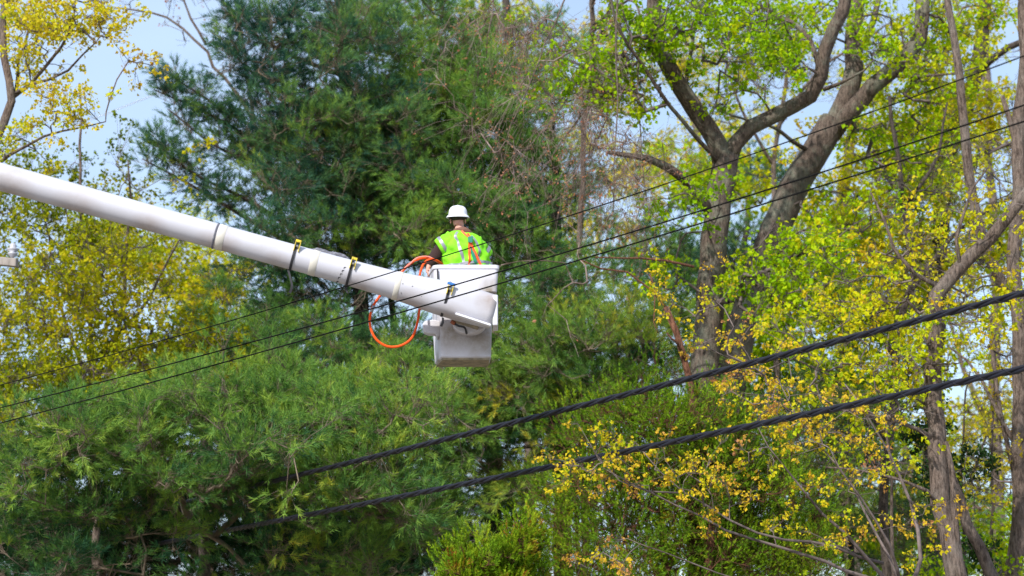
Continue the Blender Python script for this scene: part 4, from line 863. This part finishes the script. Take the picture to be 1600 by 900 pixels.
bm = bmesh.new(); box(bm, Sv(R(-71), 1.405, .022), (.026, .006, .036)); bm_obj('pad', bm, M['teal'], harn, bevel=.006)
dr = [Sv(R(-71), 1.385, .03) + Vector((.018 * math.cos(a), 0, .02 * math.sin(a))) for a in np.linspace(0, 2 * math.pi, 14, endpoint=False)]
tube('d_ring', [list(p) for p in dr], .004, M['steel'], harn, 6, closed=True)
# hair, hard hat
bm = bmesh.new(); bmesh.ops.create_uvsphere(bm, u_segments=18, v_segments=10, radius=1, matrix=Matrix.Translation(L3(-.115, .022, 1.715)) @ Matrix.Diagonal((.083, .1, .06, 1))); bm_obj('hair', bm, M['hair'], person, True)
hat = empty('hard_hat', L3(-.117, .03, 1.7) - Vector(person.location)); hat.parent = person
hr = [(.118, .0), (.112, .012), (.11, .04), (.103, .075), (.087, .1), (.062, .116), (.025, .124), (.004, .125)]
V = []; tl = math.tan(R(-6))
for r_, z_ in hr:
    for i in range(28):
        a = 2 * math.pi * i / 28; ridge = .006 * math.exp(-(math.cos(a) / .18) ** 2) * (z_ > .03)
        x, y = r_ * .95 * math.cos(a), r_ * 1.08 * math.sin(a); V.append(np.array(L3(-.117 + x, .03 + y, 1.72 + z_ + ridge + y * .12)))
Q = [(k * 28 + i, k * 28 + (i + 1) % 28, (k + 1) * 28 + (i + 1) % 28, (k + 1) * 28 + i) for k in range(7) for i in range(28)]
sh = npmesh('shell', V, None, Q, M['white'], hat, True); sh.modifiers.new('thick', 'SOLIDIFY').thickness = .003
V = []
for r_, z_ in ((.106, .014), (.12, .006), (.136, -.014), (.138, -.019), (.136, -.021), (.11, .004)):
    for i in range(28):
        a = 2 * math.pi * i / 28; e = 1 + .18 * max(0, math.sin(a)); x, y = r_ * .97 * math.cos(a), r_ * 1.08 * e * math.sin(a); V.append(np.array(L3(-.117 + x, .03 + y, 1.72 + z_ + y * .12)))
Q = [(k * 28 + i, k * 28 + (i + 1) % 28, ((k + 1) % 6) * 28 + (i + 1) % 28, ((k + 1) % 6) * 28 + i) for k in range(6) for i in range(28)]
npmesh('brim', V, None, Q, M['white'], hat, True)
hb = [L3(-.117 + .1 * math.cos(a), .03 + .11 * math.sin(a), 1.703 + .012 * math.sin(a)) for a in np.linspace(0, 2 * math.pi, 24, endpoint=False)]
tube('headband', [list(p) for p in hb], .012, M['black'], hat, 6, closed=True)

# ---------------------------------------------------------------- overhead lines
def line_pts(ctrl, x0, x1, Ya, Yb, n=120, deg=2, bend=0):
    c = np.polyfit([p[0] for p in ctrl], [p[1] for p in ctrl], deg); xs = np.linspace(x0, x1, n)
    # depth runs evenly along the real line, so 1/Y is linear in the picture
    t = (xs + 0) / 1600.; iy = (1 / Ya) * (1 - t) + (1 / Yb) * t
    if bend: iy = np.minimum(iy, iy * 0 + np.maximum(iy - bend * np.maximum(0, 430 - xs) / 1000., 1 / 60))
    return np.array([P(x, np.polyval(c, x), 1 / k) for x, k in zip(xs, iy)])
def wire(ctrl, Ya, Yb, r, label, x0=-500, x1=2100):
    return tag(tube('overhead_wire', line_pts(ctrl, x0, x1, Ya, Yb), r, M['wire'], None, 6), label, 'wire', 'thin overhead wires')
wire([(0, 600), (193, 550), (366, 500), (560, 442), (735, 390), (860, 347), (1200, 230), (1340, 178), (1490, 130), (1600, 90)], 25, 15.5, .006, 'highest thin wire, crossing the oak limbs and the worker back')
wire([(0, 638), (157, 595), (400, 533), (560, 490), (630, 470), (777, 425), (933, 380), (1117, 322), (1200, 293), (1506, 197), (1600, 165)], 25, 15.5, .0075, 'middle thin wire, passing in front of the bucket top')
wire([(0, 662), (215, 604), (380, 552), (560, 511), (660, 480), (777, 445), (933, 397), (1200, 316), (1300, 284), (1506, 221), (1600, 190)], 25, 15.5, .0075, 'lowest thin wire, passing in front of the boom tip')
tag(tube('overhead_wire', line_pts([(40, 225), (190, 172), (250, 146), (315, 116)], -300, 700, 60, 58, 30, 1), .012, M['steel'], None, 4), 'faint far wire crossing the open sky', 'wire')
def cable(ctrl, Ya, Yb, label):
    root = empty('twisted_cable', P(1000, np.polyval(np.polyfit([p[0] for p in ctrl], [p[1] for p in ctrl], 2), 1000), 21), label, 'cable', 'thick bundled cables')
    c = line_pts(ctrl, 60, 2200, Ya, Yb, 700, bend=.03); s = np.r_[0, np.cumsum(np.linalg.norm(np.diff(c, axis=0), axis=1))]
    u = np.arange(0, s[-1], .045); c = np.stack([np.interp(u, s, c[:, k]) for k in range(3)], 1)
    T = np.gradient(c, axis=0); T /= np.linalg.norm(T, axis=1)[:, None]; up = np.array((0, 0, 1.0)); a = np.cross(T, up); a /= np.linalg.norm(a, axis=1)[:, None]; b = np.cross(a, T)
    for k in range(3):
        ph = u / .8 * 2 * math.pi + k * 2.094
        tube('strand', c + a * (.018 * np.cos(ph))[:, None] + b * (.018 * np.sin(ph))[:, None], .019, M['cable'], root, 7)
    ph = -u / .3 * 2 * math.pi; tube('lashing_wire', c + a * (.04 * np.cos(ph))[:, None] + b * (.04 * np.sin(ph))[:, None], .0025, M['cable'], root, 4)
cable([(440, 748), (600, 712), (800, 661), (1000, 606), (1080, 592), (1200, 562), (1400, 512), (1600, 456)], 33, 18.6, 'upper thick twisted black cable crossing in front of the oak trunk')
cable([(483, 802), (600, 783), (800, 744), (1000, 698), (1200, 660), (1400, 618), (1600, 576)], 33, 18, 'lower thick twisted black cable crossing the arborvitae and golden sapling')

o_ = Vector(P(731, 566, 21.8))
brown_spots(M['dirtywhite'], [(Vector(P(700, 520, 21.55)) - o_, .3), (Vector(P(745, 518, 21.55)) - o_, .34), (Vector(P(768, 535, 21.6)) - o_, .22), (Vector(P(765, 455, 21.5)) - o_, .2), (Vector(P(684, 565, 21.8)) - o_, .16)], (.2, .155, .1), .75)  # brown tone on the bucket below the boom and near its edges
brown_spots(M['boomwhite'], [(Vector(P(700, 505, 21.0)) - o_, .26), (Vector(P(640, 482, 21.0)) - o_, .26), (Vector(P(765, 470, 21.0)) - o_, .2), (Vector(P(560, 452, 20.9)) - o_, .2), (Vector(P(430, 418, 20.8)) - o_, .2), (Vector(P(340, 390, 20.8)) - o_, .3), (Vector(P(120, 335, 20.7)) - o_, .35), (Vector(P(20, 300, 20.6)) - o_, .3), (Vector(P(230, 362, 20.7)) - o_, .25)], (.25, .17, .12), .55)  # brown tone along the lower edge of the boom and at its tip
# ---------------------------------------------------------------- utility pole just outside the left edge
ub = P(-30, 420, 26); up_ = empty('utility_pole', (ub[0], ub[1], 0), 'weathered crossarm and white insulator of a utility pole at the left edge', 'utility pole')
tube('post', [(ub[0], ub[1], -.3), (ub[0], ub[1], 5), (ub[0], ub[1], P(-30, 330, 26)[2])], [.17, .15, .13], M['wood'], up_, 16, rough=.03, rng=np.random.default_rng(9))
bm = bmesh.new(); c0, c1 = P(-90, 400, 25.85), P(27, 411, 25.7); d = Vector(c1 - c0); rot = Matrix((d.normalized(), d.normalized().cross(Vector((0, 0, 1))).normalized(), Vector((0, 0, 1)))).transposed()
box(bm, (c0 + c1) / 2, (d.length / 2, .05, .055), rot); ca = bm_obj('crossarm', bm, M['wood'], up_, bevel=.01)
for k, (x, y) in enumerate(((20, 392), (-70, 385))):
    q = P(x, y, 25.75); V = []
    for r_, z_ in ((.012, -.1), (.06, -.05), (.065, -.03), (.035, -.02), (.07, .01), (.075, .03), (.04, .04), (.05, .07), (.03, .1), (.002, .1)):
        V += [q + np.array((r_ * math.cos(a), r_ * math.sin(a), z_)) for a in np.linspace(0, 2 * math.pi, 14, endpoint=False)]
    Q = [(k2 * 14 + i, k2 * 14 + (i + 1) % 14, (k2 + 1) * 14 + (i + 1) % 14, (k2 + 1) * 14 + i) for k2 in range(9) for i in range(14)]
    npmesh('insulator', V, None, Q, M['porcelain'], up_, True)
print('foliage tris', TRIS[0])
